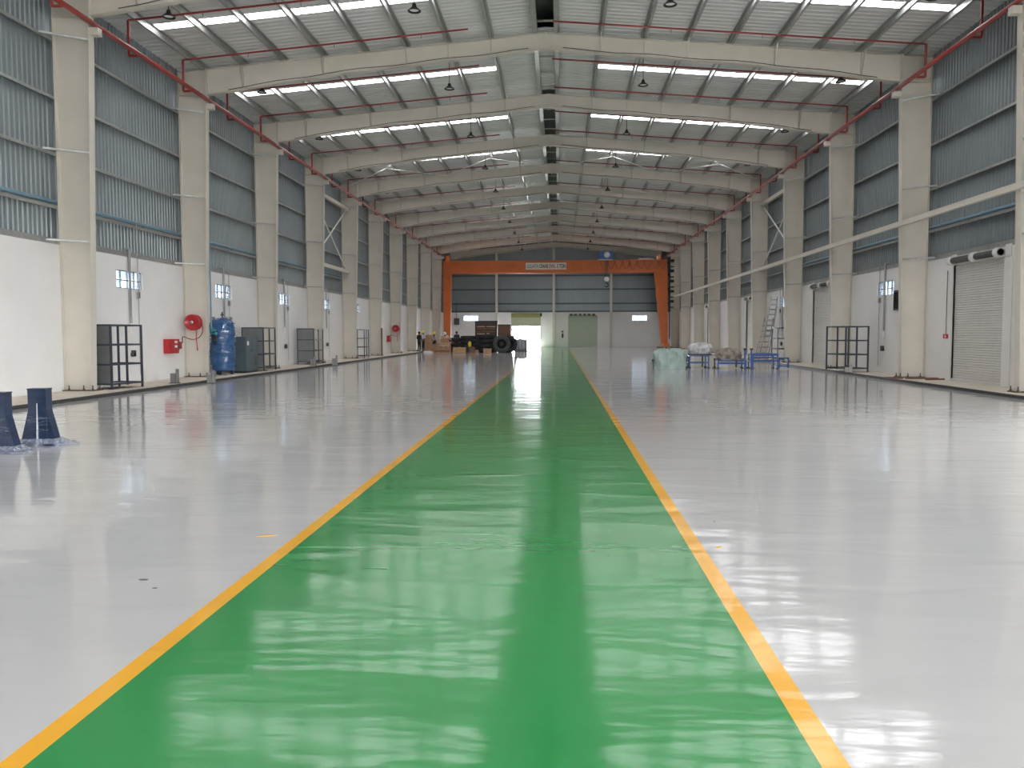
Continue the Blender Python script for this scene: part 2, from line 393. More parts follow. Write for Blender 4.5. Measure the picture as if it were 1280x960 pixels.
# ---- ceiling: roof sheets, skylight strips, purlins
PUR = [0.38, 1.92, 3.45, 4.93, 6.43, 7.94, 9.42, 10.88, 12.35]
ceil = MB().box(dx(-1, 0.42), dx(1, 0.42), YF, YB, roofz(0) + 0.62, roofz(0) + 0.66).build('ceiling', 'vent_dark')
tag(ceil, 'low pitched sheet roof with purlins and bright skylight strips', 'ceiling', kind='structure')
SK0, SK1 = 3.68, 4.12
def roof_piece(s, d0, d1, y0, y1):
    m = MB(); pr = rib_profile(y0, y1, 0.3, 0.03); v = []
    for (u, dd) in pr:
        v += [(s * d0, u, roofz(d0) + dd), (s * d1, u, roofz(d1) + dd)]
    m.add(v, [(2 * i, 2 * i + 2, 2 * i + 3, 2 * i + 1) for i in range(len(pr) - 1)]); return m
for s in (-1, 1):
    m = roof_piece(s, 0.4, 13.75, 0, SK0); m2 = roof_piece(s, 0.4, 13.75, SK1, BAY); m.add(m2.v, m2.f)
    for (a, b) in ((0.4, PUR[1] + .03), (PUR[8], 13.75)):
        m3 = roof_piece(s, a, b, SK0, SK1); m.add(m3.v, m3.f)
    rs = m.mesh('roof_sheet', 'roof_sheet')
    sk = MB(); pr = rib_profile(SK0, SK1, 0.3, 0.03); v = []
    for (u, dd) in pr:
        v += [(s * (PUR[1] + .03), u, roofz(PUR[1] + .03) + dd), (s * PUR[8], u, roofz(PUR[8]) + dd)]
    sk.add(v, [(2 * i, 2 * i + 2, 2 * i + 3, 2 * i + 1) for i in range(len(pr) - 1)])
    sm = sk.mesh('skylight_strip', 'skylight_glow')
    for k in range(K0, K1):
        place('roof_sheet', rs, ceil, (RX, Yk(k), 0))
        if k < 9: place('skylight_strip', sm, ceil, (RX, Yk(k), 0))
        else: roof_piece(s, PUR[1], PUR[8] + .02, SK0, SK1).build('roof_sheet', 'roof_sheet', ceil, (RX, Yk(k), 0))
    # Z purlins
    z = MB(); t = 0.006
    z.box(-t / 2, t / 2, 0.0, BAY - .02, 0, 0.2); z.box(0, 0.085, 0.0, BAY - .02, 0, t); z.box(-0.085, 0, 0.0, BAY - .02, 0.2 - t, 0.2)
    z.box(0.08, 0.085, 0, BAY - .02, 0, 0.025)
    zm = z.mesh('purlin', 'galvanised')
    zr = MB(); zr.box(-0.09, 0.09, 0, BAY - .02, 0, 0.008); zr.box(-0.09, -0.082, 0, BAY - .02, 0, 0.22); zr.box(0.082, 0.09, 0, BAY - .02, 0, 0.22)
    zrm = zr.mesh('ridge_purlin', 'galvanised')
    for k in range(-2, K1):
        for i, d in enumerate(PUR):
            o = place('purlin', zrm if i == 0 else zm, ceil, (dx(s, d), Yk(k) + .01, top(d) + 0.005)); o.scale.x = s
# ridge ventilator throat: upstand sides, cross bars; closed by a sheet in one bay
for k in range(K0, K1):
    if k == 1:
        m = roof_piece(1, 0, 0.42, 0, BAY); m2 = roof_piece(-1, 0, 0.42, 0, BAY); m.add(m2.v, m2.f)
        m.build('ridge_sheet', 'roof_sheet', ceil, (RX, Yk(k), 0)); 
    v_ = MB().box(-.42, -.40, 0, BAY, roofz(0) - .04, roofz(0) + .62).box(.40, .42, 0, BAY, roofz(0) - .04, roofz(0) + .62)
    v_.build('vent_upstand', 'vent_dark', ceil, (RX, Yk(k), 0))
    if k >= -2:
        for j in range(4):
            MB().box(-.3, .3, -.03, .03, 0, .05).build('vent_bar', 'galvanised', ceil, (RX, Yk(k) + 0.9 + 1.9 * j, top(0) + .08))
# roof cross bracing of one bay
for s in (-1, 1):
    for (d0, d1) in ((0.5, 6.6), (6.6, 12.6)):
        for (ya, yb) in ((Yk(3) + .1, Yk(4) - .1), (Yk(4) - .1, Yk(3) + .1)):
            MB().bar((dx(s, d0), ya, top(d0) - .12), (dx(s, d1), yb, top(d1) - .12), 0.08, 0.02).build('brace_rod', 'white_paint', ceil)

# ---- windows
def window(n, label, loc, rotz, w=1.7, h=0.57):
    r = thing('window_%d' % n, label, 'window', loc, rotz, kind='structure')
    f = MB(); t = .025
    f.box(0, w, -.03, .03, 0, t).box(0, w, -.03, .03, h - t, h).box(0, t, -.03, .03, 0, h).box(w - t, w, -.03, .03, 0, h)
    f.box(0, w, -.03, .03, h * .48 - .02, h * .48 + .015)
    for i in (1, 2, 3): f.box(w * i / 4 - .012, w * i / 4 + .012, -.03, .03, 0, h)
    f.build('window_frame', 'steel', r)
    for i in range(4):
        for (a, b) in ((t, h * .48 - .02), (h * .48 + .02, h - t)):
            MB().box(w * i / 4 + .014, w * (i + 1) / 4 - .014, -.004, .004, a, b).build('pane', 'window_glass', r)
wn = 0
for i, k in enumerate(LEFT_WIN):
    wn += 1; window(wn, 'small barred window high in the white left wall, %s from the camera' % ORD[i], (dx(-1, DW + .12), Yk(k) + WIN[0], WIN[2]), PI / 2)
for i, k in enumerate(RIGHT_WIN):
    wn += 1; window(wn, 'small barred window high in the white right wall, %s from the camera' % ORD[i], (dx(1, DW + .12), Yk(k) + WIN[0], WIN[2]), PI / 2)
for i, (a, b, c, d) in enumerate(BW):
    wn += 1; window(wn, 'bright window in the end wall %s' % ('near the right crane leg' if i == 0 else 'beside the left crane leg'), (a, YB + .1, c), 0, b - a, d - c)

# ---- roller doors
def slat_curtain(w, z0, z1, pitch=0.075):
    m = MB(); v = []; z = z0; pr = []
    while z < z1:
        for a, d in ((0, 0), (.25, .018), (.75, .018), (.95, 0)):
            if z + a * pitch < z1: pr.append((z + a * pitch, d))
        z += pitch
    pr.append((z1, 0))
    for (zz, d) in pr: v += [(0, -d, zz), (w, -d, zz)]
    m.add(v, [(2 * i, 2 * i + 1, 2 * i + 3, 2 * i + 2) for i in range(len(pr) - 1)])
    n = len(m.v)
    m.box(0, w, 0.004, 0.012, z0, z1)
    return m
def roller(n, label, loc, rotz, w, h, z0=0.03, cm='shutter_white', roll=True, rollmat='dark_steel'):
    """local: x along the wall, -y into the hall"""
    r = thing('door_%d' % n, label, 'roller door', loc, rotz, kind='structure')
    c = slat_curtain(w, z0, h).build('curtain', cm, r, (0, .07, 0))
    MB().box(0, w, .0, .12, z0 - .07, z0 + .05).build('bottom_rail', cm, r)
    for a in (-.09, w): MB().box(a, a + .09, -.012, .1, 0, h).build('guide_rail', cm, r)
    if roll:
        MB().box(w, w + .45, -.02, -.005, 0, h).build('cover_plate', 'white_paint', r)
        for a in (-.12, w + .04): MB().box(a, a + .02 + .3, -.02, .0, h - .02, h + .34).build('bracket_plate', 'white_paint', r)
        b = MB().lathe([(0.01, 0), (.10, 0), (.10, w), (0.01, w)], (0, -.13, h + .13), 14, 'X'); b.build('roller_drum', rollmat, r)
        for a in (.0, w * .48, w - .2): MB().lathe([(0.01, 0), (.15, 0), (.15, .2), (0.01, .2)], (a, -.13, h + .13), 16, 'X').build('pulley', 'white_paint', r)
    return r
dn = 0
for i, k in enumerate(RIGHT_DOOR):
    dn += 1
    roller(dn, 'closed white slatted roller door, %s from the camera in the right wall' % ORD[i], (dx(1, DW + .01), Yk(k) + DOOR[1], 0), -PI / 2, DOOR[1] - DOOR[0], DOOR[3])
# rotated by -90: local x runs towards the camera, local -y points into the hall (-X)
dn += 1
r = roller(dn, 'half raised roller door letting in daylight in the end wall', (-5.55, YB, 0), 0, 3.27, 3.5, z0=2.5, cm='pale_olive', roll=False)
MB().box(-.1, 3.37, -.22, 0.0, 3.45, 3.92).build('roller_hood', 'olive', r)
MB().box(3.3, 3.5, -.25, .0, 3.55, 3.95).build('motor', 'black', r)
dn += 1
r = roller(dn, 'closed pale green roller door in the end wall', (1.08, YB, 0), 0, 3.25, 3.6, cm='shutter_green', roll=False)
b = MB()
for i in range(6): b.box(.1 + i * .52, .45 + i * .52, -.2, 0, 3.66, 3.85)
b.build('roller_bracket', 'dark_steel', r)
MB().box(0, 3.25, -.1, 0, 3.58, 3.68).build('lintel_strip', 'pale_olive', r)
# light of the two open doors beside the viewpoint: sky portals
for k in OPEN_DOOR:
    ld = bpy.data.lights.new('door_sky_portal', 'AREA'); ld.shape = 'RECTANGLE'; ld.size = 3.1; ld.size_y = 3.75; ld.cycles.is_portal = True
    lo = bpy.data.objects.new('door_sky_portal', ld); C.objects.link(lo)
    lo.location = (dx(1, DW + .2), Yk(k) + 3.89, 1.87); lo.rotation_euler = (PI / 2, 0, PI / 2)
ld = bpy.data.lights.new('door_sky_portal', 'AREA'); ld.shape = 'RECTANGLE'; ld.size = 8.0; ld.size_y = ZW; ld.cycles.is_portal = True
lo = bpy.data.objects.new('door_sky_portal', ld); C.objects.link(lo); lo.location = (5.5, YF - .15, ZW / 2); lo.rotation_euler = (PI / 2, 0, 0)  # sky portal of the added entrance behind the camera
ld = bpy.data.lights.new('door_sky_portal', 'AREA'); ld.shape = 'RECTANGLE'; ld.size = 3.2; ld.size_y = 2.5; ld.cycles.is_portal = True
lo = bpy.data.objects.new('door_sky_portal', ld); C.objects.link(lo); lo.location = (-3.9, YB + .2, 1.25); lo.rotation_euler = (-PI / 2, 0, 0)

# ================================================================== STEEL FRAME
def tilt_plate(m, p0, p1, half_y, t, s):
    """plate in the X-Z plane between two (d, z) points, wide along Y"""
    (d0, z0), (d1, z1) = p0, p1
    n = Vector((z1 - z0, -(d1 - d0))).normalized() * t
    poly = [(s * d0, z0), (s * d1, z1), (s * (d1 + n.x), z1 + n.y), (s * (d0 + n.x), z0 + n.y)]
    m.prism(poly, -half_y, half_y)
DI0, DI1 = 12.5, 12.25
def column_meshes(s):
    out = []
    zi = low(DI1)
    out.append(('web', MB().prism([(s * DW, .03), (s * DI0, .03), (s * DI1, zi), (s * DI1, top(DI1)), (s * DW, top(DW))], -.007, .007), 'cream_paint'))
    f1 = MB(); f1.box(min(s * DW, s * (DW - .016)), max(s * DW, s * (DW - .016)), -.13, .13, .03, top(DW)); out.append(('outer_flange', f1, 'cream_paint'))
    f2 = MB(); tilt_plate(f2, (DI0, .03), (DI1, zi + .05), .135, -.02, s); out.append(('inner_flange', f2, 'cream_paint'))
    out.append(('end_plate', MB().box(min(s * DI1, s * (DI1 + .03)), max(s * DI1, s * (DI1 + .03)), -.12, .12, zi - .12, top(DI1) + .02), 'cream_paint'))
    st = MB(); st.box(min(s * DI1, s * DW), max(s * DI1, s * DW), -.12, .12, zi - .02, zi); out.append(('stiffener', st, 'cream_paint'))
    br = MB(); x0, x1 = s * 12.0, s * 12.24; br.box(min(x0, x1), max(x0, x1), -.11, .11, 9.68, 9.88); out.append(('pipe_bracket', br, 'cream_paint'))
    for z, lab in ((4.12, 0), (6.54, 1), (9.57, 2)):
        di = DI0 + (DI1 - DI0) * z / zi
        out.append(('flange_brace', MB().bar((s * di, -.02, z), (s * (DW - .02), -.75, z), .05, .05), 'galvanised'))
    out.append(('base_plate', MB().box(min(s * 12.36, s * 13.26), max(s * 12.36, s * 13.26), -.24, .24, 0.0, .03), 'rust_dirt'))
    for (a, b) in ((12.42, -.18), (12.42, .18), (12.68, -.18), (13.1, -.18), (12.68, .18)):
        out.append(('anchor_bolt', MB().lathe([(.0, .03), (.035, .03), (.035, .07), (.018, .075), (.018, .16), (0, .16)], (s * a, b, 0), 6), 'dark_steel'))
    return [(n, m.mesh(n, mm)) for n, m, mm in out]
for s, side in ((-1, 'left'), (1, 'right')):
    cm = column_meshes(s)
    for k in range(-1, K1):
        if k == -1: lab = 'cream tapered steel column on the %s wall just outside the frame' % side
        else: lab = 'cream tapered steel column, %s from the camera along the %s wall' % (ORD[k], side)
        r = thing('steel_column', lab, 'column', (RX, Yk(k), 0), 0, 'tapered columns of the %s wall' % side)
        for n, me in cm: place(n, me, r)
# rafters
def rafter_meshes():
    out = []
    ds = [0, 3.2, 6.4, 7.5, 9.6, 12.24]
    for s in (-1, 1):
        poly = [(s * d, top(d)) for d in ds] + [(s * d, low(d)) for d in reversed(ds)]
        out.append(('web', MB().prism(poly, -.006, .006), 'cream_paint'))
        t = MB(); tilt_plate(t, (0, top(0)), (12.24, top(12.24)), .11, .014, s); out.append(('top_flange', t, 'cream_paint'))
        t = MB()
        for a, b in zip(ds[:-1], ds[1:]): tilt_plate(t, (a, low(a)), (b, low(b)), .12, .016, s)
        out.append(('bottom_flange', t, 'cream_paint'))
        for d in (3.45, 7.94, 10.88):
            out.append(('stiffener', MB().box(s * d - .01, s * d + .01, -.10, .10, low(d), top(d)), 'cream_paint'))
        for d in (1.92, 4.93, 7.94, 10.88):
            out.append(('flange_brace', MB().bar((s * d, -.12, low(d) + .03), (s * d, -.42, top(d) + .03), .03, .03), 'galvanised'))
        out.append(('end_plate', MB().box(min(s * 12.22, s * 12.245), max(s * 12.22, s * 12.245), -.12, .12, low(12.24) - .1, top(12.24) + .02), 'cream_paint'))
        pts = [(s * d, -.13, low(d) + .05 + .025 * math.sin(d * 2.1)) for d in [i * .6 for i in range(1, 20)]]
        out.append(('cable', MB().tube(pts, .014, 5), 'dark_steel'))
    out.append(('ridge_plate', MB().box(-.03, .03, -.12, .12, low(0) - .08, top(0)), 'cream_paint'))
    return [(n, m.mesh(n, mm)) for n, m, mm in out]
rm = rafter_meshes()
for k in range(-1, K1 + 1):
    if k == -1: lab = 'cream steel roof rafter passing above the viewpoint'
    elif k == K1: lab = 'cream steel gable rafter against the far end wall'
    else: lab = 'cream steel roof rafter spanning the hall, %s from the camera' % ORD[k]
    r = thing('roof_rafter', lab, 'beam', (RX, Yk(k) if k < K1 else YB - .16, 0), 0, 'roof rafters')
    for n, me in rm: place(n, me, r)
# gable posts on the end wall
for i, (x, lab) in enumerate(((-7.34, 'behind the stacked tyres'), (-0.67, 'in the middle of the end wall'), (5.97, 'beside the closed green roller door'))):
    r = thing('gable_post', 'slim cream steel post on the end wall, %s' % lab, 'column', (x, YB - .16, 0), 0, 'gable posts')
    zt = low(abs(x - RX)) - .02
    MB().box(-.004, .004, -.11, .11, .02, zt).build('web', 'cream_paint', r)
    for y in (-.12, .11): MB().box(-.13, .13, y, y + .012, .02, zt).build('flange', 'cream_paint', r)
    MB().box(-.18, .18, -.15, .15, 0, .02).build('base_plate', 'rust_dirt', r)
# long beam bolted along the right columns
r = thing('runway_beam', 'long cream steel beam running along the right hand columns', 'beam', (dx(1, 12.28), 0, 5.33))
MB().box(-.07, .07, Yk(-2), Yk(9) - 2, .07, .085).box(-.07, .07, Yk(-2), Yk(9) - 2, -.085, -.07).build('flange', 'cream_paint', r)
MB().box(-.01, .01, Yk(-2), Yk(9) - 2, -.07, .07).box(-.065, -.057, Yk(-2), Yk(9) - 2, -.07, .07).build('web', 'cream_paint', r)
bk = MB().box(.07, .30, -.08, .08, -.12, -.1).box(.07, .09, -.08, .08, -.12, .08).mesh('bracket', 'cream_paint')
for k in range(-1, 9): place('bracket', bk, r, (0, Yk(k), 0))
# crane rails in the floor
for s, x in ((-1, RAIL_L), (1, RAIL_R)):
    r = thing('crane_rail', 'low dark steel crane rail along the %s edge of the floor' % ('left' if s < 0 else 'right'), 'rail', (x, 0, 0), 0, 'crane rails')
    MB().prism([(-.05, 0), (.05, 0), (.05, .015), (.012, .025), (.012, .05), (.03, .06), (.03, .085), (-.03, .085), (-.03, .06), (-.012, .05), (-.012, .025), (-.05, .015)], YF + 1, YB - 4).build('rail', 'dark_steel', r)
    MB().box(s * .06 if s > 0 else -.14, .14 if s > 0 else -.06, YF + 1, YB - 4, 0, .045).build('kerb', 'concrete', r)

# ================================================================== FIRE MAIN AND PIPES
SPK = MB().tube([(0, 0, 0), (0, 0, -.12)], .018, 5).mesh('sprinkler_head', 'steel')
for s, side in ((-1, 'left'), (1, 'right')):
    r = thing('fire_main', 'red fire sprinkler main with branch pipes along the %s eaves' % side, 'pipe', (dx(s, 12.12), 0, 9.97), 0)
    MB().tube([(0, Yk(-2), 0), (0, YB - 1, 0)], .075, 10).build('main_pipe', 'pipe_red', r)
    for k in range(-1, K1):
        for j, off in enumerate((2.5, 6.15)):
            dend = 2.6 if s < 0 else (0.25 if j == 1 else 0.2)
            pts = [(s * (.38), 0, 0), (s * .38, 0, top(12.5) - .06 - 9.97)] + [(s * (12.5 - 12.12) - s * (12.5 - d), 0, top(d) - .06 - 9.97) for d in (11, 8, 5, dend)]
            m = MB()
            m.tube([(0, 0, 0), (s * .38, 0, 0)], .04, 6); m.tube(pts[:2], .04, 6); m.tube(pts[1:], .03, 6)
            b = m.build('branch_pipe', 'pipe_red', r, (0, Yk(k) + off, 0))
            if k < 6:
                for d in (10.2, 7.2, 4.2): place('sprinkler_head', SPK, b, (s * (d - 12.12), 0, top(d) - .08 - 9.97))
def hang_pipe(name, label, x, y0, y1, z, s):
    r = thing(name, label, 'pipe', (x, 0, z))
    MB().tube([(0, y0, 0), (0, y1, 0)], .05, 8).build('pipe', 'pipe_blue', r)
    cl = MB().box(-.04, .04, -.02, .02, -.13, -.05).mesh('clamp', 'steel')
    y = y0 + 1
    while y < y1: place('clamp', cl, r, (0, y, 0)); y += 3.75
    return r
hang_pipe('air_pipe', 'pale blue compressed air pipe along the left cladding', dx(-1, 13.36), Yk(-2), Yk(4) + 2, 5.21, -1)
hang_pipe('air_pipe', 'pale blue compressed air pipe along the right cladding', dx(1, 13.36), Yk(-2), Yk(3) + 3, 5.2, 1)
dp = thing('drop_pipe', 'thin blue air pipe dropping beside the second left column', 'pipe', (-12.95, 30.35, 0))
MB().tube([(-.8, 0, 5.27), (-.72, 0, 5.3), (-.1, 0, 5.3), (0, 0, 5.2), (0, 0, 1.75)], .03, 6).build('pipe', 'pipe_blue', dp)
MB().lathe([(.0, -.1), (.055, -.1), (.055, .1), (0, .1)], (0, 0, 1.75), 10).tube([(0, 0, 1.72), (0, .4, 1.72)], .04, 8).bar((-.12, 0, 1.8), (.12, 0, 1.8), .03, .03).build('valve', 'teal_valve', dp)
# ================================================================== PENDANT LAMPS
def lamp():
    r = thing('pendant_lamp', '', 'lamp', (0, 0, 0), 0, 'high bay pendant lamps')
    MB().lathe([(.025, .2), (.05, .19), (.065, .12), (.085, .09), (.18, 0.0), (.19, 0.0), (.19, -.018), (.165, -.018), (.16, 0), (.08, .08), (.0, .08)], n=20).build('hood', 'black', r)
    MB().lathe([(.0, .03), (.1, .028), (.13, .02)], n=20).build('diffuser', 'white_paint', r)
    return r
l0 = lamp(); first = True
LX = [-11.2, -4.1, 3.05, 10.15]; LN = ['leftmost', 'second from left', 'third from left', 'rightmost']
for k in range(0, K1):
    for i, x in enumerate(LX):
        lab = 'dark hooded pendant lamp, %s in the %s row from the camera' % (LN[i], ORD[k])
        if first: o = l0; first = False; o.location = (x, Yk(k) + 1.35, 10.66); o['label'] = lab
        else: o = dup(l0, (x, Yk(k) + 1.35, 10.66), 0, lab)
        zt = top(abs(x - RX)) + .12 - 10.66
        MB().tube([(0, 0, .19), (0, 0, zt)], .012, 5).build('rod', 'black', o)
# ================================================================== GANTRY CRANE
cr = thing('gantry_crane', 'orange gantry crane spanning the far end of the hall', 'crane', (0, 87, 0))
zb0, zb1 = 7.82, 9.12
g_ = MB().box(-12.15, 11.05, -.32, .32, zb0 + .05, zb1 - .05); g_.build('girder', 'crane_orange', cr)
for z in (zb0, zb1 - .06): MB().box(-12.2, 11.1, -.42, .42, z, z + .06).build('girder_flange', 'crane_orange', cr)
MB().prism([(9.72, zb0), (11.1, zb0), (11.15, .55), (10.5, .55)], -.35, .35).build('leg', 'crane_orange', cr)
MB().prism([(-12.15, zb0), (-11.3, zb0), (-11.4, .55), (-12.1, .55)], -.35, .35).build('leg', 'crane_orange', cr)
for x in (RAIL_L, RAIL_R):
    MB().prism([(-1.9, .2), (1.9, .2), (1.9, .45), (1.3, .6), (-1.3, .6), (-1.9, .45)], x - .25, x + .25, 'YZ').build('end_carriage', 'crane_orange', cr)
    for y in (-1.4, 1.4): MB().lathe([(.01, -.06), (.2, -.06), (.2, .06), (.01, .06)], (x, y, .29), 16, 'X').build('wheel', 'dark_steel', cr)
b = MB()
for sx in (-.18, .18): b.bar((11.35, sx, 1.0), (11.35, sx, 9.5), .05, .05)
for i in range(24): b.bar((11.35, -.18, 1.2 + i * .34), (11.35, .18, 1.2 + i * .34), .03, .03)
b.build('access_ladder', 'black', cr)
b = MB()
for i in range(10): b.box(11.3, 11.75, -.28, .28, 4.2 + .52 * i, 4.24 + .52 * i + (.22 if i % 2 else .05))
b.build('ladder_cage', 'black', cr)
for (x, w) in ((-11.85, .35), (10.2, .16)): MB().box(x, x + w, -.2, .2, zb1, zb1 + .5).build('end_stop', 'crane_orange', cr)
MB().lathe([(.07, 0), (.07, .3), (.05, .38), (0, .4)], (10.05, -.1, zb1), 10).build('beacon', 'sign_cream', cr)
MB().box(8.2, 9.6, -.3, .1, zb1 + .02, zb1 + .16).build('cable_tray', 'steel', cr)
sg = MB().box(-3.49, .70, -.45, -.42, 8.17, 8.86).build('sign_plate', 'sign_cream', cr)
def text(body, x, z, size, m, parent, y, width):
    cu = bpy.data.curves.new('lettering', 'FONT'); cu.body = body; cu.size = size; cu.extrude = .003; cu.offset = .012
    cu.materials.append(M[m])
    tmp = bpy.data.objects.new('tmp', cu); C.objects.link(tmp); bpy.context.view_layer.update()
    me = bpy.data.meshes.new_from_object(tmp.evaluated_get(bpy.context.evaluated_depsgraph_get())); bpy.data.objects.remove(tmp)
    o = bpy.data.objects.new('lettering', me); C.objects.link(o); o.parent = parent
    o.location = (x, y, z); o.rotation_euler = (PI / 2, 0, 0); o.scale = (width / max(v.co.x for v in me.vertices), 1, 1)
text('GOLIATH', -3.40, 8.33, .55, 'text_grey', sg, -.455, 1.2)
text('CRANE', -2.10, 8.33, .55, 'text_black', sg, -.455, .92)
text('SWL', -1.08, 8.33, .55, 'text_red', sg, -.455, .68)
text('5 TON', -.28, 8.33, .55, 'text_black', sg, -.455, .88)
tr_ = MB().box(4.0, 5.45, -.75, -.45, 9.14, 9.95).build('trolley', 'blue_paint', cr); tr_['label'] = 'blue hoist trolley'
MB().lathe([(.01, -.02), (.24, -.02), (.24, .02), (.01, .02)], (4.85, -.78, 9.6), 16, 'Y').lathe([(.26, -.1), (.3, -.1), (.3, .0), (.26, 0)], (4.85, -.75, 9.6), 16, 'Y').build('drum', 'helmet_white', tr_)
MB().box(3.9, 5.5, -.8, .45, 9.08, 9.16).build('trolley_frame', 'steel', tr_)
hk = MB()
for x in (4.7, 4.78, 4.88, 4.96): hk.tube([(x, -.7, 9.2), (x, -.7, 7.3)], .02, 5)
hk.build('hoist_rope', 'dark_steel', tr_)
MB().lathe([(.01, -.14), (.22, -.12), (.27, 0), (.22, .12), (.01, .14)], (4.83, -.7, 7.12), 16, 'Y').box(4.7, 4.96, -.78, -.62, 7.1, 7.35).build('hook_block', 'helmet_white', tr_)
MB().tube([(4.83, -.7, 6.95), (4.83, -.7, 6.7)] + arc((4.83, -.7, 6.52), .17, PI / 2, -PI * .8, 10), .05, 8).build('hook', 'black', tr_)
for i in range(9):
    x0 = 4.2 + i * .75
    MB().tube(curve_pts([(x0, -.5, 9.0), (x0 + .12, -.5, 8.5), (x0 + .36, -.5, 8.15 + .1 * (i % 2)), (x0 + .6, -.5, 8.5), (x0 + .72, -.5, 9.0)], 4), .025, 5).build('festoon_cable', 'dark_steel', cr)

# ================================================================== THINGS ALONG THE WALLS
# ---- open steel racks
def rack(name, label, loc, rotz, lx, ly, h, levels, group, mullion=True, sheet=True):
    """local: x across (depth), y along; origin at the near inner corner"""
    r = thing(name, label, 'rack', loc, rotz, group); t = .05
    if lx < 0: lx = -lx; sgn = -1
    else: sgn = 1
    for (x, y) in ((0, 0), (lx - t, 0), (0, ly - t), (lx - t, ly - t)):
        MB().box(x, x + t, y, y + t, 0.0, h).build('post', 'rack_steel', r)
    if mullion:
        for x in (0, lx - t): MB().box(x, x + t, ly / 2 - t / 2, ly / 2 + t / 2, .1, h).build('post', 'rack_steel', r)
    for i in range(levels):
        z = .12 + (h - .12 - t) * i / (levels - 1)
        m = MB().box(t, lx - t, 0, t, z, z + t).box(t, lx - t, ly - t, ly, z, z + t)
        m.box(0, t, t, ly - t, z, z + t).box(lx - t, lx, t, ly - t, z, z + t)
        f = m.build('shelf_frame', 'rack_steel', r)
        if i == 0 or (sheet and i < levels - 1 and i > 0 and sheet == 'all'):
            MB().box(t, lx - t, t, ly - t, z + .01, z + .02).build('shelf_plate', 'rack_sheet', f)
    if sheet: MB().box(.01, lx - .01, .012, .02, .15, h - .05).build('side_sheet', 'rack_sheet', r)
    for c in r.children: c.location.x = -lx if sgn < 0 else 0
    return r
GR_ = 'open steel racks'
rack('storage_rack', 'dark open steel rack beside the first left column', (-12.73, 22.97, 0), -.17, -.85, 1.37, 1.86, 4, GR_)
rack('storage_rack', 'dark open steel rack behind the grey cabinet', (-12.52, 34.65, 0), .04, -.95, 1.7, 1.86, 4, GR_)
rack('storage_rack', 'dark open steel rack with grey side sheet between third and fourth left columns', (-12.6, 42.2, 0), .03, -.9, 1.85, 1.86, 4, GR_)
rack('storage_rack', 'small dark open rack just past the fifth left column', (-12.62, 53.35, 0), 0, -.8, 1.3, 1.87, 4, GR_, True, False)
rack('storage_rack', 'dark open steel rack under the right wall window', (11.45, 33.75, 0), .30, .95, 1.47, 1.84, 4, GR_, True, False)
rack('storage_rack', 'narrow black rack with shelves beside the leaning ladder', (11.75, 45.7, 0), 0, .75, 1.3, 1.86, 4, GR_, False, False)

# ---- hose reels with red cabinets
def hose_reel(label, loc, group):
    r = thing('hose_reel', label, 'hose reel', loc, 0, group)
    MB().lathe([(.06, -.02), (.25, -.06), (.265, -.075), (.29, -.05), (.29, .0), (.27, .0), (.12, .02), (.12, .12), (.27, .14), (.29, .14), (.29, .19), (.27, .2), (.06, .18)], (0, -.18, 0), 28, 'Y').build('drum', 'red_paint', r)
    m = MB()
    for i in range(3):
        m.tube(arc((0, -.09 + (i - 1) * .03, 0), .16 + .04 * i, 0, 2 * PI, 24), .018, 6, False)
    m.build('coiled_hose', 'pipe_red', r)
    MB().lathe([(.0, -.09), (.055, -.09), (.07, -.05), (.07, .0), (.0, .0)], (0, -.2, 0), 12, 'Y').build('hub', 'steel', r)
    MB().box(-.03, .03, -.02, .21, -.04, .04).box(-.06, .06, .2, .22, -.2, .2).build('bracket', 'red_paint', r)
    MB().tube(curve_pts([(.31, -.1, .0), (.335, -.1, -.3), (.22, -.1, -.52), (0, -.1, -.62), (-.22, -.1, -.58), (-.44, -.05, -.52), (-.46, -.02, -.75)]), .016, 6).build('hose', 'pipe_red', r)
    MB().tube(curve_pts([(.12, -.12, -.3), (.1, -.12, -.6), (.13, -.12, -.92)]), .016, 6).lathe([(.012, -.1), (.024, -.1), (.02, 0), (.01, 0)], (.13, -.12, -.92), 8).build('nozzle', 'red_paint', r)
    return r
def red_cabinet(label, loc, group):
    r = thing('fire_cabinet', label, 'fire cabinet', loc, 0, group)     # local: y along the wall, x into the hall
    MB().box(0, .2, 0, .75, 0, .5).build('body', 'red_paint', r)
    MB().box(.2, .212, .03, .72, .03, .47).build('door', 'red_paint', r)
    for (z, c) in ((.36, 'white_paint'), (.2, 'white_paint')): MB().box(.213, .217, .4, .6, z, z + .08).build('label_plate', c, r)
    MB().box(.212, .23, .64, .68, .15, .3).build('handle', 'dark_steel', r)
    MB().tube([(.12, .75, .27), (.12, 1.05, .27)], .04, 8).tube([(.12, .9, .1), (.12, .9, .5)], .03, 8).tube([(.12, 1.05, .15), (.12, 1.05, .4)], .05, 8).build('hydrant_valve', 'pipe_red', r)
    return r
hose_reel('red fire hose reel on the second left column', (-13.30, Yk(1) - .26, 2.0), 'hose reels')
hose_reel('small red fire hose reel on a far left column', (-13.30, Yk(6) - .26, 2.0), 'hose reels')
red_cabinet('red fire cabinet on the white wall beneath the near hose reel', (dx(-1, DW), 28.25, .9), 'fire cabinets')
red_cabinet('red fire cabinet on the white wall by the far hose reel', (dx(-1, DW), 65.8, .93), 'fire cabinets')
MB().box(-.05, .05, -.03, .03, 0, 1.98).box(-.12, .12, -.1, .1, 0, .03).build('red_post', 'brown_box')
o = bpy.data.objects['red_post']; o.location = (-12.75, 59.2, 0); tag(o, 'slim dark red post standing by a far left column', 'post')

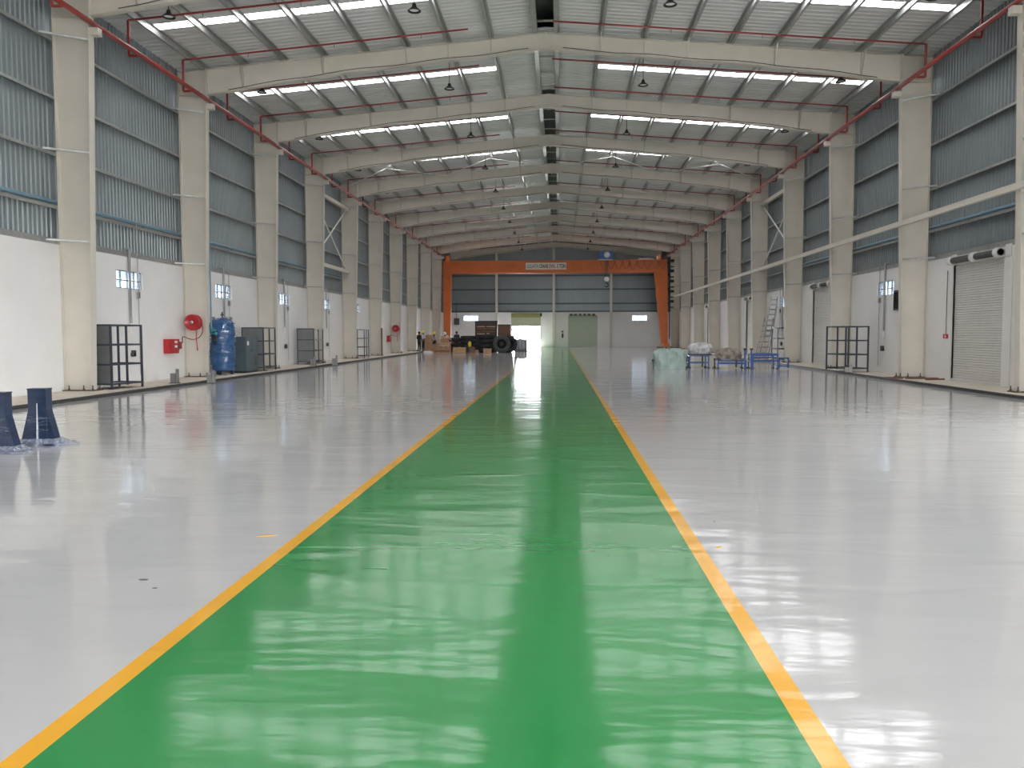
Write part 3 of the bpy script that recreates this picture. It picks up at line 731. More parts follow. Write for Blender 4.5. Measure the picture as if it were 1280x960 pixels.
# ---- blue wrapped air tank
tk = thing('air_tank', 'tall round tank wrapped in blue plastic film beside second left column', 'tank', (-13.1, 31.75, 0))
tk.scale = (1, 1, 1.045)
def wob(a, h): return 1 + .035 * math.sin(3 * a + 5 * h) + .025 * math.sin(7 * a - 9 * h) + .02 * math.sin(17 * h)
prof = [(.30, .12), (.40, .16), (.44, .25), (.44, .45), (.46, .7), (.475, .9), (.46, 1.05), (.43, 1.2), (.44, 1.4), (.465, 1.6), (.46, 1.8), (.43, 1.93), (.36, 2.03), (.2, 2.1), (.0, 2.12)]
pr2 = []
for (a, b) in zip(prof[:-1], prof[1:]):
    for i in range(4): t = i / 4; pr2.append((a[0] + (b[0] - a[0]) * t, a[1] + (b[1] - a[1]) * t))
pr2.append(prof[-1])
MB().lathe(pr2, n=40, wob=wob).build('shell', 'wrap_blue', tk)
for i in range(3):
    a = i * 2 * PI / 3 - PI / 2
    MB().box(-.05, .05, -.05, .05, 0, .3).build('leg', 'deep_blue', tk, (.33 * math.cos(a), .33 * math.sin(a), 0))
MB().lathe([(.0, -.03), (.1, -.03), (.13, 0), (.1, .02), (0, .02)], (0, 0, 0), 14, 'Y').build('manhole', 'black', tk, (-.12, -.44, 1.4)).scale = (1, 1, 2.3)
MB().tube([(-.3, -.36, 1.52), (-.12, -.46, 1.52), (.0, -.5, 1.52)], .05, 8).lathe([(0, -.05), (.07, -.05), (.07, .05), (0, .05)], (-.05, -.5, 1.52), 10, 'Y').build('valve', 'teal_valve', tk)
MB().tube([(0, 0, 2.08), (0, 0, 2.32)], .03, 8).lathe([(.0, 0), (.07, 0), (.07, .04), (0, .04)], (0, 0, 2.2), 10).build('top_fitting', 'dark_steel', tk)
for (a, b) in ((-.3, -.1), (.22, -.1), (.3, .1)): MB().box(a - .05, a + .05, b - .03, b + .03, 2.0, 2.14).build('lifting_lug', 'steel', tk)
fm = MB()
for i in range(9):
    z = .3 + i * .2 + random.uniform(-.05, .05)
    fm.tube([(.485 * math.cos(t) * wob(t, z), .485 * math.sin(t) * wob(t, z), z + .06 * math.sin(t + i)) for t in [q * 2 * PI / 30 for q in range(31)]], .012, 5, False)
fm.build('film_folds', 'wrap_blue', tk)['kind'] = 'stuff'
# ---- grey cabinet
cb = thing('machine_cabinet', 'dark grey-green steel cabinet next to the blue wrapped tank', 'cabinet', (-12.62, 32.85, 0))
MB().box(-.72, 0, 0, 1.3, .08, 1.47).build('body', 'cabinet_grey', cb)
MB().box(-.7, -.02, .03, 1.27, 0, .08).build('plinth', 'black', cb)
for y in (.03, .66): MB().box(0, .018, y, y + .6, .12, 1.43).build('door', 'cabinet_grey', cb)
MB().box(.018, .024, .12, .3, 1.12, 1.28).build('label_plate', 'white_paint', cb)
MB().box(.018, .03, .5, .54, .85, .98).build('handle', 'dark_steel', cb); MB().box(.018, .03, .74, .78, .85, .98).build('handle', 'dark_steel', cb)
b = MB()
for i in range(8): b.box(.018, .026, .85, 1.15, .3 + i * .05, .32 + i * .05)
b.build('louvre', 'black', cb)
# ---- rail end clamps standing on the strip
def clamp(label, x, y, h=.36):
    r = thing('rail_stop', label, 'rail stop', (x, y, 0), 0, 'steel rail stops')
    MB().box(-.14, .14, -.12, .12, 0, .02).build('base_plate', 'dark_steel', r)
    MB().box(-.13, .03, -.05, .05, .02, h * .8).build('upright', 'steel', r)
    MB().box(.05, .12, -.05, .05, .02, h * 1.15).build('upright', 'steel', r)
clamp('short grey steel upright on the strip below the red fire cabinet', -12.33, 26.0, .4)
clamp('short grey steel upright at the rail in front of the blue tank', -11.13, 26.0, .36)
clamp('short grey steel upright in front of the left rack with side sheet', -12.35, 41.1, .36)
clamp('short grey steel upright at the left rail past the third column', -11.1, 40.6, .45)
clamp('short grey steel upright by the right rail near the rack', 11.2, 32.9, .3)
# ---- conduits and sockets on the walls
def conduit(label, s, y, z1, z2, cable=True):
    r = thing('wall_conduit', label, 'conduit', (dx(s, DW), y, 0), 0, 'wall conduits')
    x = -s * .03
    for q in (-.05, .03): MB().tube([(s * .1 , q, 4.3), (x, q, 4.3), (x, q, z1)], .022, 6).build('pipe', 'steel', r)
    MB().box(min(0, -s * .08), max(0, -s * .08), -.08, .08, z1 - .3, z1 - .05).build('socket_box', 'white_paint', r)
    MB().lathe([(0, 0), (.07, 0), (.07, .1), (0, .1)], (0, .02, .92), 12, 'X').build('socket', 'dark_steel', r).scale = (-s, 1, 1)
    MB().box(min(0, -s * .1), max(0, -s * .1), .0, .12, .86, 1.06).build('switch_box', 'dark_steel', r)
    if cable:
        MB().tube([(x, .5, 5.2), (x, .52, 3.0), (x, .5, .25)], .012, 5).build('cable', 'steel', r)
        MB().box(min(0, -s * .07), max(0, -s * .07), .44, .56, 2.75, 2.95).build('filter_unit', 'steel', r)
for i, k in enumerate((0, 1, 2, 3)):
    conduit('grey conduit pipes running down past the %s left window' % ORD[i], -1, Yk(k) + 3.56, 1.92, 0)
for i, k in enumerate((1, 3)):
    conduit('grey conduit pipes running down past the %s right window' % ORD[i], 1, Yk(k) + 3.6, 1.65, 0)
# ---- vent and switch on the right wall
r = thing('wall_louvre', 'dark louvred panel on the right wall beside the window', 'vent', (dx(1, DW), 31.8, 2.42))
MB().box(-.08, 0, 0, .78, 0, .06).box(-.08, 0, 0, .78, .69, .75).box(-.08, 0, 0, .06, .06, .69).box(-.08, 0, .72, .78, .06, .69).build('frame', 'dark_steel', r)
for i in range(8): MB().obox((-.04, .39, .11 + i * .075), (.07, .66, .012), Matrix.Rotation(.7, 3, 'Y')).build('slat', 'black', r)
MB().box(-.01, 0, .06, .72, .06, .69).build('backing', 'black', r)
r = thing('door_switch', 'small red door switch with cable beside the near roller door', 'switch', (dx(1, DW), 28.3, 0))
MB().tube([(-.02, 0, 3.6), (-.02, 0, 1.5)], .012, 5).build('cable', 'dark_steel', r); MB().box(-.06, 0, -.12, .12, 1.38, 1.52).build('box', 'red_paint', r)
MB().box(-.07, -.06, -.08, -.02, 1.42, 1.48).build('button', 'white_paint', r)
for i, (x, z, lab) in enumerate(((0.34, 1.2, 'small dark fire point fitting on the end wall by the middle post'),)):
    r = thing('fire_point', lab, 'fire extinguisher', (x, YB - .02, z))
    MB().lathe([(0, 0), (.09, 0), (.09, .42), (.04, .5), (.03, .56), (0, .56)], (0, -.1, -.15), 12).build('cylinder', 'brown_machine', r)
    MB().box(-.12, .12, -.03, 0, .5, .68).build('sign', 'brown_box', r)
    MB().tube([(0, -.1, .4), (.12, -.12, .3), (.12, -.12, .0)], .02, 6).build('hose', 'black', r)
r = thing('switch_panel', 'dark electrical box on the end wall beside the left crane leg', 'electrical box', (-12.06, YB - .02, 2.62))
MB().box(-.3, .3, -.25, 0, 0, .75).build('body', 'black', r); MB().box(-.27, .27, -.265, -.25, .03, .72).build('door', 'dark_steel', r)
MB().tube([(0, -.1, .75), (0, -.1, 2.6)], .03, 6).build('cable', 'dark_steel', r)

# ---- ladder leaning on the right wall
ld_ = thing('extension_ladder', 'grey aluminium extension ladder leaning against the right wall', 'ladder', (0, 0, 0))
def ladder_section(p0, p1, w0, w1, n, name):   # rails and rungs
    p0, p1 = Vector(p0), Vector(p1); side = Vector((.9, -.44, 0)).normalized(); sec = None
    m = MB()
    for q in (-1, 1): m.bar(p0 + side * q * w0 / 2, p1 + side * q * w1 / 2, .05, .07)
    sec = m.build(name, 'aluminium', ld_)
    for i in range(n):
        t = (i + .5) / n; c = p0.lerp(p1, t); w = w0 + (w1 - w0) * t
        MB().bar(c - side * w / 2, c + side * w / 2, .035, .035).build('rung', 'aluminium', sec)
ladder_section((11.0, 46.6, .0), (12.1, 49.0, 2.42), .62, .5, 8, 'lower_section')
ladder_section((11.25, 46.75, .0), (12.38, 49.25, 3.1), .5, .42, 10, 'middle_section')
ladder_section((11.75, 47.75, 1.3), (12.52, 49.5, 3.64), .42, .34, 8, 'top_section')
# ---- timber scraps by the second right column
for i, (x, y, l, w, a, lab) in enumerate(((12.3, 28.9, 1.1, .14, 1.5, 'long brown timber scrap lying by the second right column'),
                                        (12.45, 28.3, .7, .12, 1.9, 'short brown timber scrap nearest the roller door'),
                                        (11.45, 29.2, .6, .1, .9, 'brown timber offcut against the second right column base'))):
    o = MB().box(-w / 2, w / 2, -l / 2, l / 2, 0, .05).box(-w / 2 + .02, w / 2 - .02, -l / 2 - .02, l / 2 + .02, .01, .04).build('timber_scrap', 'brown_box', None, (x, y, 0), a); tag(o, lab, 'timber', 'timber scraps')

# ================================================================== BLUE PEDESTALS, LEFT FOREGROUND
def pedestal(label, loc, rotz, flip=1):
    r = thing('machine_pedestal', label, 'pedestal', loc, rotz, 'wrapped blue pedestals')
    rnd = random.Random(int(loc[1] * 100))
    MB().box(-.125, .125, -.09, .09, .03, .80).build('column', 'deep_blue', r)
    MB().box(-.13, .13, -.095, .095, .79, .81).build('top_plate', 'deep_blue', r)
    for s in (-1, 1):
        MB().prism([(s * .115, .55), (s * .115, .03), (s * .235, .03), (s * .225, .1)], -.085, .085).build('gusset', 'deep_blue', r)
    MB().prism([(-.09, .6), (-.09, .03), (-.13, .03)], -.006, .006, 'YZ').build('rib', 'grey_film', r)
    MB().box(-.26, .26, -.18, .18, 0, .03).build('base_plate', 'deep_blue', r)
    # loose film gathered round the foot
    m = MB(); n = 60; v = []; rings = ((.0, .10), (.3, .05), (.6, .035), (.85, .025), (1.0, .004))
    ext = [1 + .3 * math.sin(3 * a * 2 * PI / n + 1) + rnd.uniform(-.15, .15) for a in range(n)]
    for (t, z) in rings:
        for j in range(n):
            a = 2 * PI * j / n; ca, sa = math.cos(a), math.sin(a)
            k = 1 / max(abs(ca) / .25, abs(sa) / .14)
            spike = .17 * max(0, math.cos(a - (.1 if flip > 0 else -.35))) ** 8
            rr = k + t * (.07 * ext[j] + spike)
            if z > .09: rr = 1 / max(abs(ca) / .245, abs(sa) / .13)
            v.append((rr * ca, rr * sa, z + (.012 * math.sin(j * 2.1 + t * 3) + rnd.uniform(-.012, .012)) * (0 < t < 1)))
    fs = []
    for i in range(len(rings) - 1):
        for j in range(n): fs.append((i * n + j, i * n + (j + 1) % n, (i + 1) * n + (j + 1) % n, (i + 1) * n + j))
    m.add(v, fs); m.build('plastic_film', 'film_clear', r)
    # tight film creases on the front
    fb = MB()
    for i in range(16):
        z = rnd.uniform(.08, .52); w = .13 + max(0, (.55 - z)) * .2; x0 = rnd.uniform(-w, w * .5); l = rnd.uniform(.05, .16)
        fb.bar((x0, -.093, z), (min(w, x0 + l), -.093, z + rnd.uniform(-.03, .03)), .004, rnd.uniform(.003, .010), (0, 1, 0))
    o = fb.build('film_creases', 'film_clear', r); o['kind'] = 'stuff'
    return r
pedestal('blue steel pedestal wrapped in clear film, standing free on the pale floor', (-7.385, 11.4, 0), .12)
pedestal('blue steel pedestal wrapped in clear film, cut off by the left edge', (-7.45, 10.62, 0), .1, -1)

# ================================================================== RIGHT MIDDLE: TARP AND BLUE FRAMES
def cloth_lump(name, label, cat, loc, sx, sy, h, m, seed, rotz=0, peaks=4, flat=.75, foot=1.0):
    """draped closed mound: rings of a rounded box with folds"""
    rnd = random.Random(seed); n = 96; rows = 24; mb = MB(); v = []
    ph = [rnd.uniform(0, 6.28) for _ in range(8)]
    for i in range(rows + 1):
        t = i / rows
        for j in range(n):
            a = 2 * PI * j / n; ca, sa = math.cos(a), math.sin(a)
            e = 3.2
            k = (abs(ca) ** e + abs(sa) ** e) ** (-1 / e)
            if t < .6:
                q = t / .6; z = h * flat * q; rr = (foot + (1 - foot) * q) * (1 + .05 * math.sin(9 * a + ph[0]) * (1 - q) + .035 * math.sin(peaks * a + ph[1] + 3 * q))
            else:
                q = (t - .6) / .4; z = h * (flat + (1 - flat) * math.sin(q * PI / 2)); rr = math.cos(q * PI / 2) ** .7 if q < 1 else 0
                z += .05 * h * math.sin(peaks * a + ph[2]) * (1 - q) * q * 4
            z += .05 * h * math.sin(2 * a * 1.0 + ph[3]) * t
            wr_k = .06 * math.sin(5 * a + 8 * t + ph[4]) + .05 * math.sin(9 * a - 7 * t + ph[5]) + .04 * math.sin(15 * a + 5 * t + ph[6])
            rr *= 1 + wr_k * min(1, 3 * t); z *= 1 + .8 * wr_k * t
            v.append((sx / 2 * k * ca * rr, sy / 2 * k * sa * rr, max(0, z)))
    fs = []
    for i in range(rows):
        for j in range(n): fs.append((i * n + j, i * n + (j + 1) % n, (i + 1) * n + (j + 1) % n, (i + 1) * n + j))
    mb.add(v, fs, True); o = mb.build(name, m, None, loc, rotz)
    return tag(o, label, cat)
tp = thing('covered_machine', 'machine draped under a pale green tarpaulin on the right floor', 'covered machine', (4.92, 37.7, 0))
o = cloth_lump('tarpaulin', 'x', 'x', (0, 0, 0), 1.42, 1.2, .82, 'tarp_green', 3, peaks=5, flat=.78, foot=1.04); o.parent = tp
del o['label'], o['category']
MB().box(-.78, -.72, -.5, -.44, 0, .42).box(.66, .72, -.56, -.5, 0, .1).build('leg', 'black', tp)
MB().lathe([(0, -.02), (.06, -.02), (.06, .02), (0, .02)], (-.8, -.45, .36), 12, 'X').build('hand_wheel', 'black', tp)
def blue_frame(label, loc, lx, ly, h, low_bar, rotz=0, dark=True):
    r = thing('steel_frame', label, 'steel frame', loc, rotz, 'blue steel frames'); t = .06
    for (x, y) in ((0, 0), (lx - t, 0), (0, ly - t), (lx - t, ly - t)): MB().box(x, x + t, y, y + t, .04, h).build('leg', 'blue_paint', r)
    for (x, y) in ((0, 0), (lx - t, 0), (0, ly - t), (lx - t, ly - t)): MB().box(x - .03, x + t + .03, y - .03, y + t + .03, 0, .04).build('foot', 'black', r)
    for z in (h - t, low_bar):
        for y in (0, ly - t): MB().box(t, lx - t, y, y + t, z, z + t).build('rail', 'blue_paint', r)
        for x in (0, lx - t): MB().box(x, x + t, t, ly - t, z, z + t).build('rail', 'blue_paint', r)
    if dark: MB().box(lx * .62, lx * .62 + .07, -.01, .06, .04, h).build('stay', 'black', r)
    return r
blue_frame('blue steel frame carrying the white wrapped bundle', (5.86, 38.0, 0), .9, .9, .58, .2)
blue_frame('low blue steel frame carrying the brown wrapped bundle', (7.05, 37.6, 0), 1.28, .9, .36, .18)
for i, (x, y, lab) in enumerate(((5.8, 37.75, 'thin black floor stand between the tarpaulin and blue frame'), (6.88, 37.4, 'thin black floor stand before the low blue frame'))):
    r = thing('floor_stand', lab, 'stand', (x, y, 0), 0, 'black stands'); MB().box(-.09, .09, -.09, .09, 0, .03).build('foot', 'black', r); MB().tube([(0, 0, .03), (0, 0, .42 if i else .5)], .03, 8).build('post', 'black', r)
    MB().lathe([(0, 0), (.05, 0), (.05, .05), (0, .05)], (0, 0, .40 if i else .48), 8).build('cap', 'black', r)
MB().box(5.8, 6.85, 37.95, 38.95, .58, .64).build('timber_deck', 'black'); tag(bpy.data.objects['timber_deck'], 'dark board lying on the blue frame under the white bundle', 'board')
cloth_lump('wrapped_bundle', 'white plastic wrapped bundle resting on a blue frame', 'bundle', (6.38, 38.45, .64), 1.05, .95, .46, 'grey_film', 5, peaks=6, flat=.5, foot=.9)
cloth_lump('wrapped_bundle', 'brown plastic wrapped bundle resting on a low blue frame', 'bundle', (7.62, 38.05, .36), 1.1, .8, .5, 'brown_film', 8, peaks=5, flat=.5, foot=.9)
# conveyor like blue frame at the right
r = blue_frame('long blue steel conveyor frame with crossing rails beside the ladder', (8.5, 37.3, 0), 1.15, .85, .66, .3, 0, False)
for z in (.46, .56): MB().box(0, 1.15, -.02, .03, z, z + .06).build('rail', 'blue_paint', r)
MB().box(.0, 1.15, .05, .8, .60, .62).build('deck', 'blue_paint', r)
MB().box(1.05, 1.5, -.4, -.34, .44, .5).box(1.05, 1.5, -.4, -.34, .1, .15).box(1.44, 1.5, -.4, -.34, .04, .5).box(1.05, 1.11, -.4, -.34, .04, .5).box(1.05, 1.11, -.34, 0, .44, .5).build('side_frame', 'blue_paint', r)
for (x, y) in ((8.19, 37.33), (8.4, 37.02)):
    q = thing('blue_post', 'slim blue post with black cap, %s of the pair at the conveyor frame' % ('left one' if x < 8.3 else 'right one'), 'post', (x, y, 0), 0, 'blue posts')
    MB().box(-.03, .03, -.03, .03, 0, .82).build('post', 'blue_paint', q); MB().box(-.06, .06, -.06, .06, .82, .9).build('cap', 'black', q); MB().box(-.1, .1, -.1, .1, 0, .02).build('foot', 'black', q)

# ================================================================== FAR LEFT: CARTONS, TYRES, PEOPLE
def carton(label, loc, size, rotz, m='cardboard', flaps=False, group='cartons'):
    r = thing('carton', label, 'box', loc, rotz, group); x, y, z = size
    MB().box(-x / 2, x / 2, -y / 2, y / 2, 0, z).build('body', m, r)
    MB().box(-x / 2 - .002, x / 2 + .002, -.03, .03, z * .6, z).build('tape', 'pale_cardboard', r)
    if flaps:
        for s in (-1, 1): MB().obox((s * (x / 2 + .08), 0, z + .04), (.22, y, .01), Matrix.Rotation(s * .5, 3, 'Y')).build('flap', m, r)
    return r
def atY(px, Y):   # X of an image column at depth Y (survey value)
    return (px - 699.3) / 1039.24 * Y * 1.0
# stack A, tall
YA = 69.5
xa = -11.0
for i, (dz, h, w) in enumerate(((0, .42, .6), (.42, .38, .58), (.8, .38, .56), (1.18, .3, .52))):
    carton('brown carton beside the white shirted worker, %s of its stack' % ('bottom', 'second from bottom', 'third from bottom', 'topmost')[i], (xa + .03 * (i % 2), YA, dz), (w, .6, h), .1 * (i % 2), 'cardboard')
for i, (x, z, s_) in enumerate(((-10.38, 0, .5), (-10.36, .35, .45))):
    carton('small carton at the feet of the helmeted worker, %s one' % ('lower', 'upper')[i], (x, 69.0, z), (.5, .5, .35), .15, 'cardboard')
# open crate in front
cr_ = thing('open_carton', 'wide open carton at the front of the carton pile', 'box', (-9.55, 67.9, 0), .05)
MB().box(-.66, .66, -.4, .4, 0, .5).build('body', 'cardboard', cr_)
MB().box(-.6, .6, -.41, -.4, .12, .2).build('printed_band', 'brown_box', cr_)
MB().obox((0, -.45, .52), (1.3, .16, .012), Matrix.Rotation(-.5, 3, 'X')).build('flap', 'pale_cardboard', cr_)
MB().obox((.2, 0, .53), (.5, .3, .05), Matrix.Rotation(.2, 3, 'Y')).build('paper', 'white_bag', cr_)
for i, (x, y, z, w, h) in enumerate(((-9.5, 68.8, 0, .85, .5), (-9.47, 68.8, .5, .8, .35), (-9.53, 68.85, .85, .72, .3), (-9.45, 68.8, 1.15, .6, .22))):
    carton('pale carton behind the open one, %s of its stack' % ('bottom', 'second from bottom', 'third from bottom', 'topmost')[i], (x, y, z), (w, .6, h), .08 * (-1) ** i, 'pale_cardboard' if i % 2 else 'cardboard')
for i, (x, y, z, w, h, m_, lab) in enumerate(((-8.6, 68.6, 0, .5, .3, 'brown_box', 'flat dark carton behind the long wooden crate'),
        (-6.75, 67.75, 0, .3, .24, 'cardboard', 'tiny carton between the two wooden crates'))):
    carton(lab, (x, y, z), (w, .45, h), .06 * i, m_)
def crate(label, loc, w, d, h):
    r = thing('wooden_crate', label, 'crate', loc, .03, 'wooden crates')
    for i in range(3):
        z = .02 + i * h / 3
        for y in (-d / 2, d / 2): MB().box(-w / 2, w / 2, y - .012, y + .012, z, z + h / 3 - .03).build('slat', 'timber', r)
        for x in (-w / 2, w / 2): MB().box(x - .012, x + .012, -d / 2, d / 2, z, z + h / 3 - .03).build('slat', 'timber', r)
    for x in (-w / 2, w / 2):
        for y in (-d / 2, d / 2): MB().box(x - .03, x + .03, y - .03, y + .03, 0, h).build('post', 'timber', r)
    MB().box(-w / 2, w / 2, -d / 2, d / 2, .02, h - .08).build('filling', 'cardboard', r)
crate('long pale wooden crate in front of the black tyres', (-8.15, 67.6, 0), .95, .6, .46)
crate('small wooden crate in front of the big tyre', (-5.85, 67.4, 0), .58, .45, .36)
carton('dull brown carton right of the long wooden crate', (-7.15, 67.6, 0), (.46, .4, .50), .2, 'brown_box')
# tyres
def tyre(label, loc, R_, w, rot, m='rubber', group='black tyres'):
    r = thing('tyre', label, 'tyre', loc, 0, group); r.rotation_euler = rot
    ri = R_ * .52
    MB().lathe([(ri, -w * .42), (R_ * .75, -w * .5), (R_ * .93, -w * .46), (R_, -w * .36), (R_, w * .36), (R_ * .93, w * .46), (R_ * .75, w * .5), (ri, w * .42), (ri, -w * .42)], (0, 0, 0), 32).build('casing', m, r)
    t = MB()
    for i in range(22):
        a = 2 * PI * i / 22
        t.obox((R_ * math.cos(a), R_ * math.sin(a), 0), (.05, .07, w * .72), Matrix.Rotation(a, 3, 'Z'))
    o = t.build('tread', m, r); o['kind'] = 'stuff'
    MB().lathe([(.02, -.04), (ri, -.04), (ri, .04), (.02, .04)], (0, 0, 0), 20).build('rim_disc', 'black', r)
    return r
tyre('big dark tyre standing upright facing the camera', (-4.72, 67.9, .72), .72, .5, (PI / 2, 0, .12), 'grey_rubber')
tyre('big tyre standing behind and right of the front tyre', (-4.2, 68.75, .70), .70, .45, (PI / 2, 0, .2), 'rubber')
for i in range(4): tyre('flat tyre left of the upright tyre, %s of its stack' % ('bottom', 'second from bottom', 'third from bottom', 'topmost')[i], (-6.1, 69.0, .19 + .375 * i), .68, .37, (0, 0, i * .3))
for i in range(4): tyre('flat tyre in the middle stack under the brown machine, %s' % ('bottom', 'second from bottom', 'third from bottom', 'topmost')[i], (-7.6, 69.3, .18 + .35 * i), .64, .34, (0, 0, i * .4))
for i in range(3): tyre('flat tyre in the stack behind the long crate, %s' % ('bottom', 'middle', 'topmost')[i], (-8.75, 71.0, .2 + .42 * i), .66, .38, (0, 0, i * .4))
# brown machine body behind
bm_ = thing('brown_machine', 'tall dark brown machine housing with slotted panels behind the tyres', 'machine', (-6.22, 70.9, 0))
MB().box(-.92, .92, -.45, .45, 0, 2.62).build('housing', 'brown_machine', bm_)
MB().box(-.96, .96, -.49, .49, 2.55, 2.65).build('top_cap', 'black', bm_)
for x in (-.88, .88): MB().box(x - .05, x + .05, -.5, -.45, .1, 2.55).build('frame_post', 'black', bm_)
for (x0, x1, z) in ((-.78, -.08, 2.12), (.06, .8, 2.12), (-.78, -.12, 1.52), (.05, .28, 1.54), (-.75, -.25, 1.3)):
    MB().box(x0, x1, -.475, -.45, z, z + .075).build('slot_trim', 'pale_cardboard', bm_)
for z in (1.98, 1.75): MB().box(-.8, .8, -.47, -.45, z - .06, z + .06).build('panel', 'brown_box', bm_)
bb = thing('brown_crate', 'rust brown boxed unit beside the tall brown machine', 'machine', (-4.68, 70.6, 0))
MB().box(-.52, .52, -.4, .4, .9, 2.3).build('body', 'brown_box', bb); MB().box(-.55, .55, -.43, .43, 2.24, 2.34).build('lid', 'brown_machine', bb)
MB().box(-.5, .5, -.38, .38, 0, .9).build('stand', 'black', bb); MB().tube([(.55, 0, 2.1), (.7, 0, 1.9), (.75, 0, 1.45)], .04, 6).build('pipe', 'steel', bb)
MB().box(.55, .85, -.2, .1, 1.2, 1.42).build('motor', 'white_paint', bb)
wr = thing('wrapped_stack', 'grey plastic wrapped stack by the open end door', 'bundle', (-3.42, 73.6, 0))
for i, (x, w_, h_) in enumerate(((-.38, .3, 1.08), (-.08, .3, 1.12), (.22, .3, 1.1), (.47, .2, 1.04))):
    MB().lathe([(.0, 0.06), (w_ * .55, .06), (w_ * .58, .3), (w_ * .54, .7), (w_ * .58, h_ - .1), (w_ * .45, h_), (0, h_)], (x, 0, 0), 14, wob=lambda a, h: 1 + .05 * math.sin(5 * a + 7 * h)).build('wrapped_roll', 'wrap_grey', wr)
MB().box(-.6, .6, -.3, .3, 0, .06).build('pallet', 'dark_steel', wr)
# yellow bits among the tyres
r = thing('yellow_canister', 'small bright yellow canister in front of the black tyres', 'canister', (-7.38, 68.25, .50))
MB().lathe([(.0, 0), (.13, 0), (.14, .05), (.14, .3), (.08, .38), (.05, .44), (0, .44)], n=14).build('body', 'yellow_plastic', r); MB().lathe([(0, .44), (.05, .44), (.05, .48), (0, .48)], n=10).build('cap', 'black', r)
carton('black crate carrying the yellow canister', (-7.4, 68.25, 0), (.42, .36, .5), 0, 'black', group='black crates')
# white sheet on the floor
cloth_lump('plastic_sheet', 'crumpled white plastic sheet on the floor below the two workers', 'sheet', (-10.85, 68.3, 0), .8, .4, .14, 'white_bag', 11, peaks=7, flat=.4)

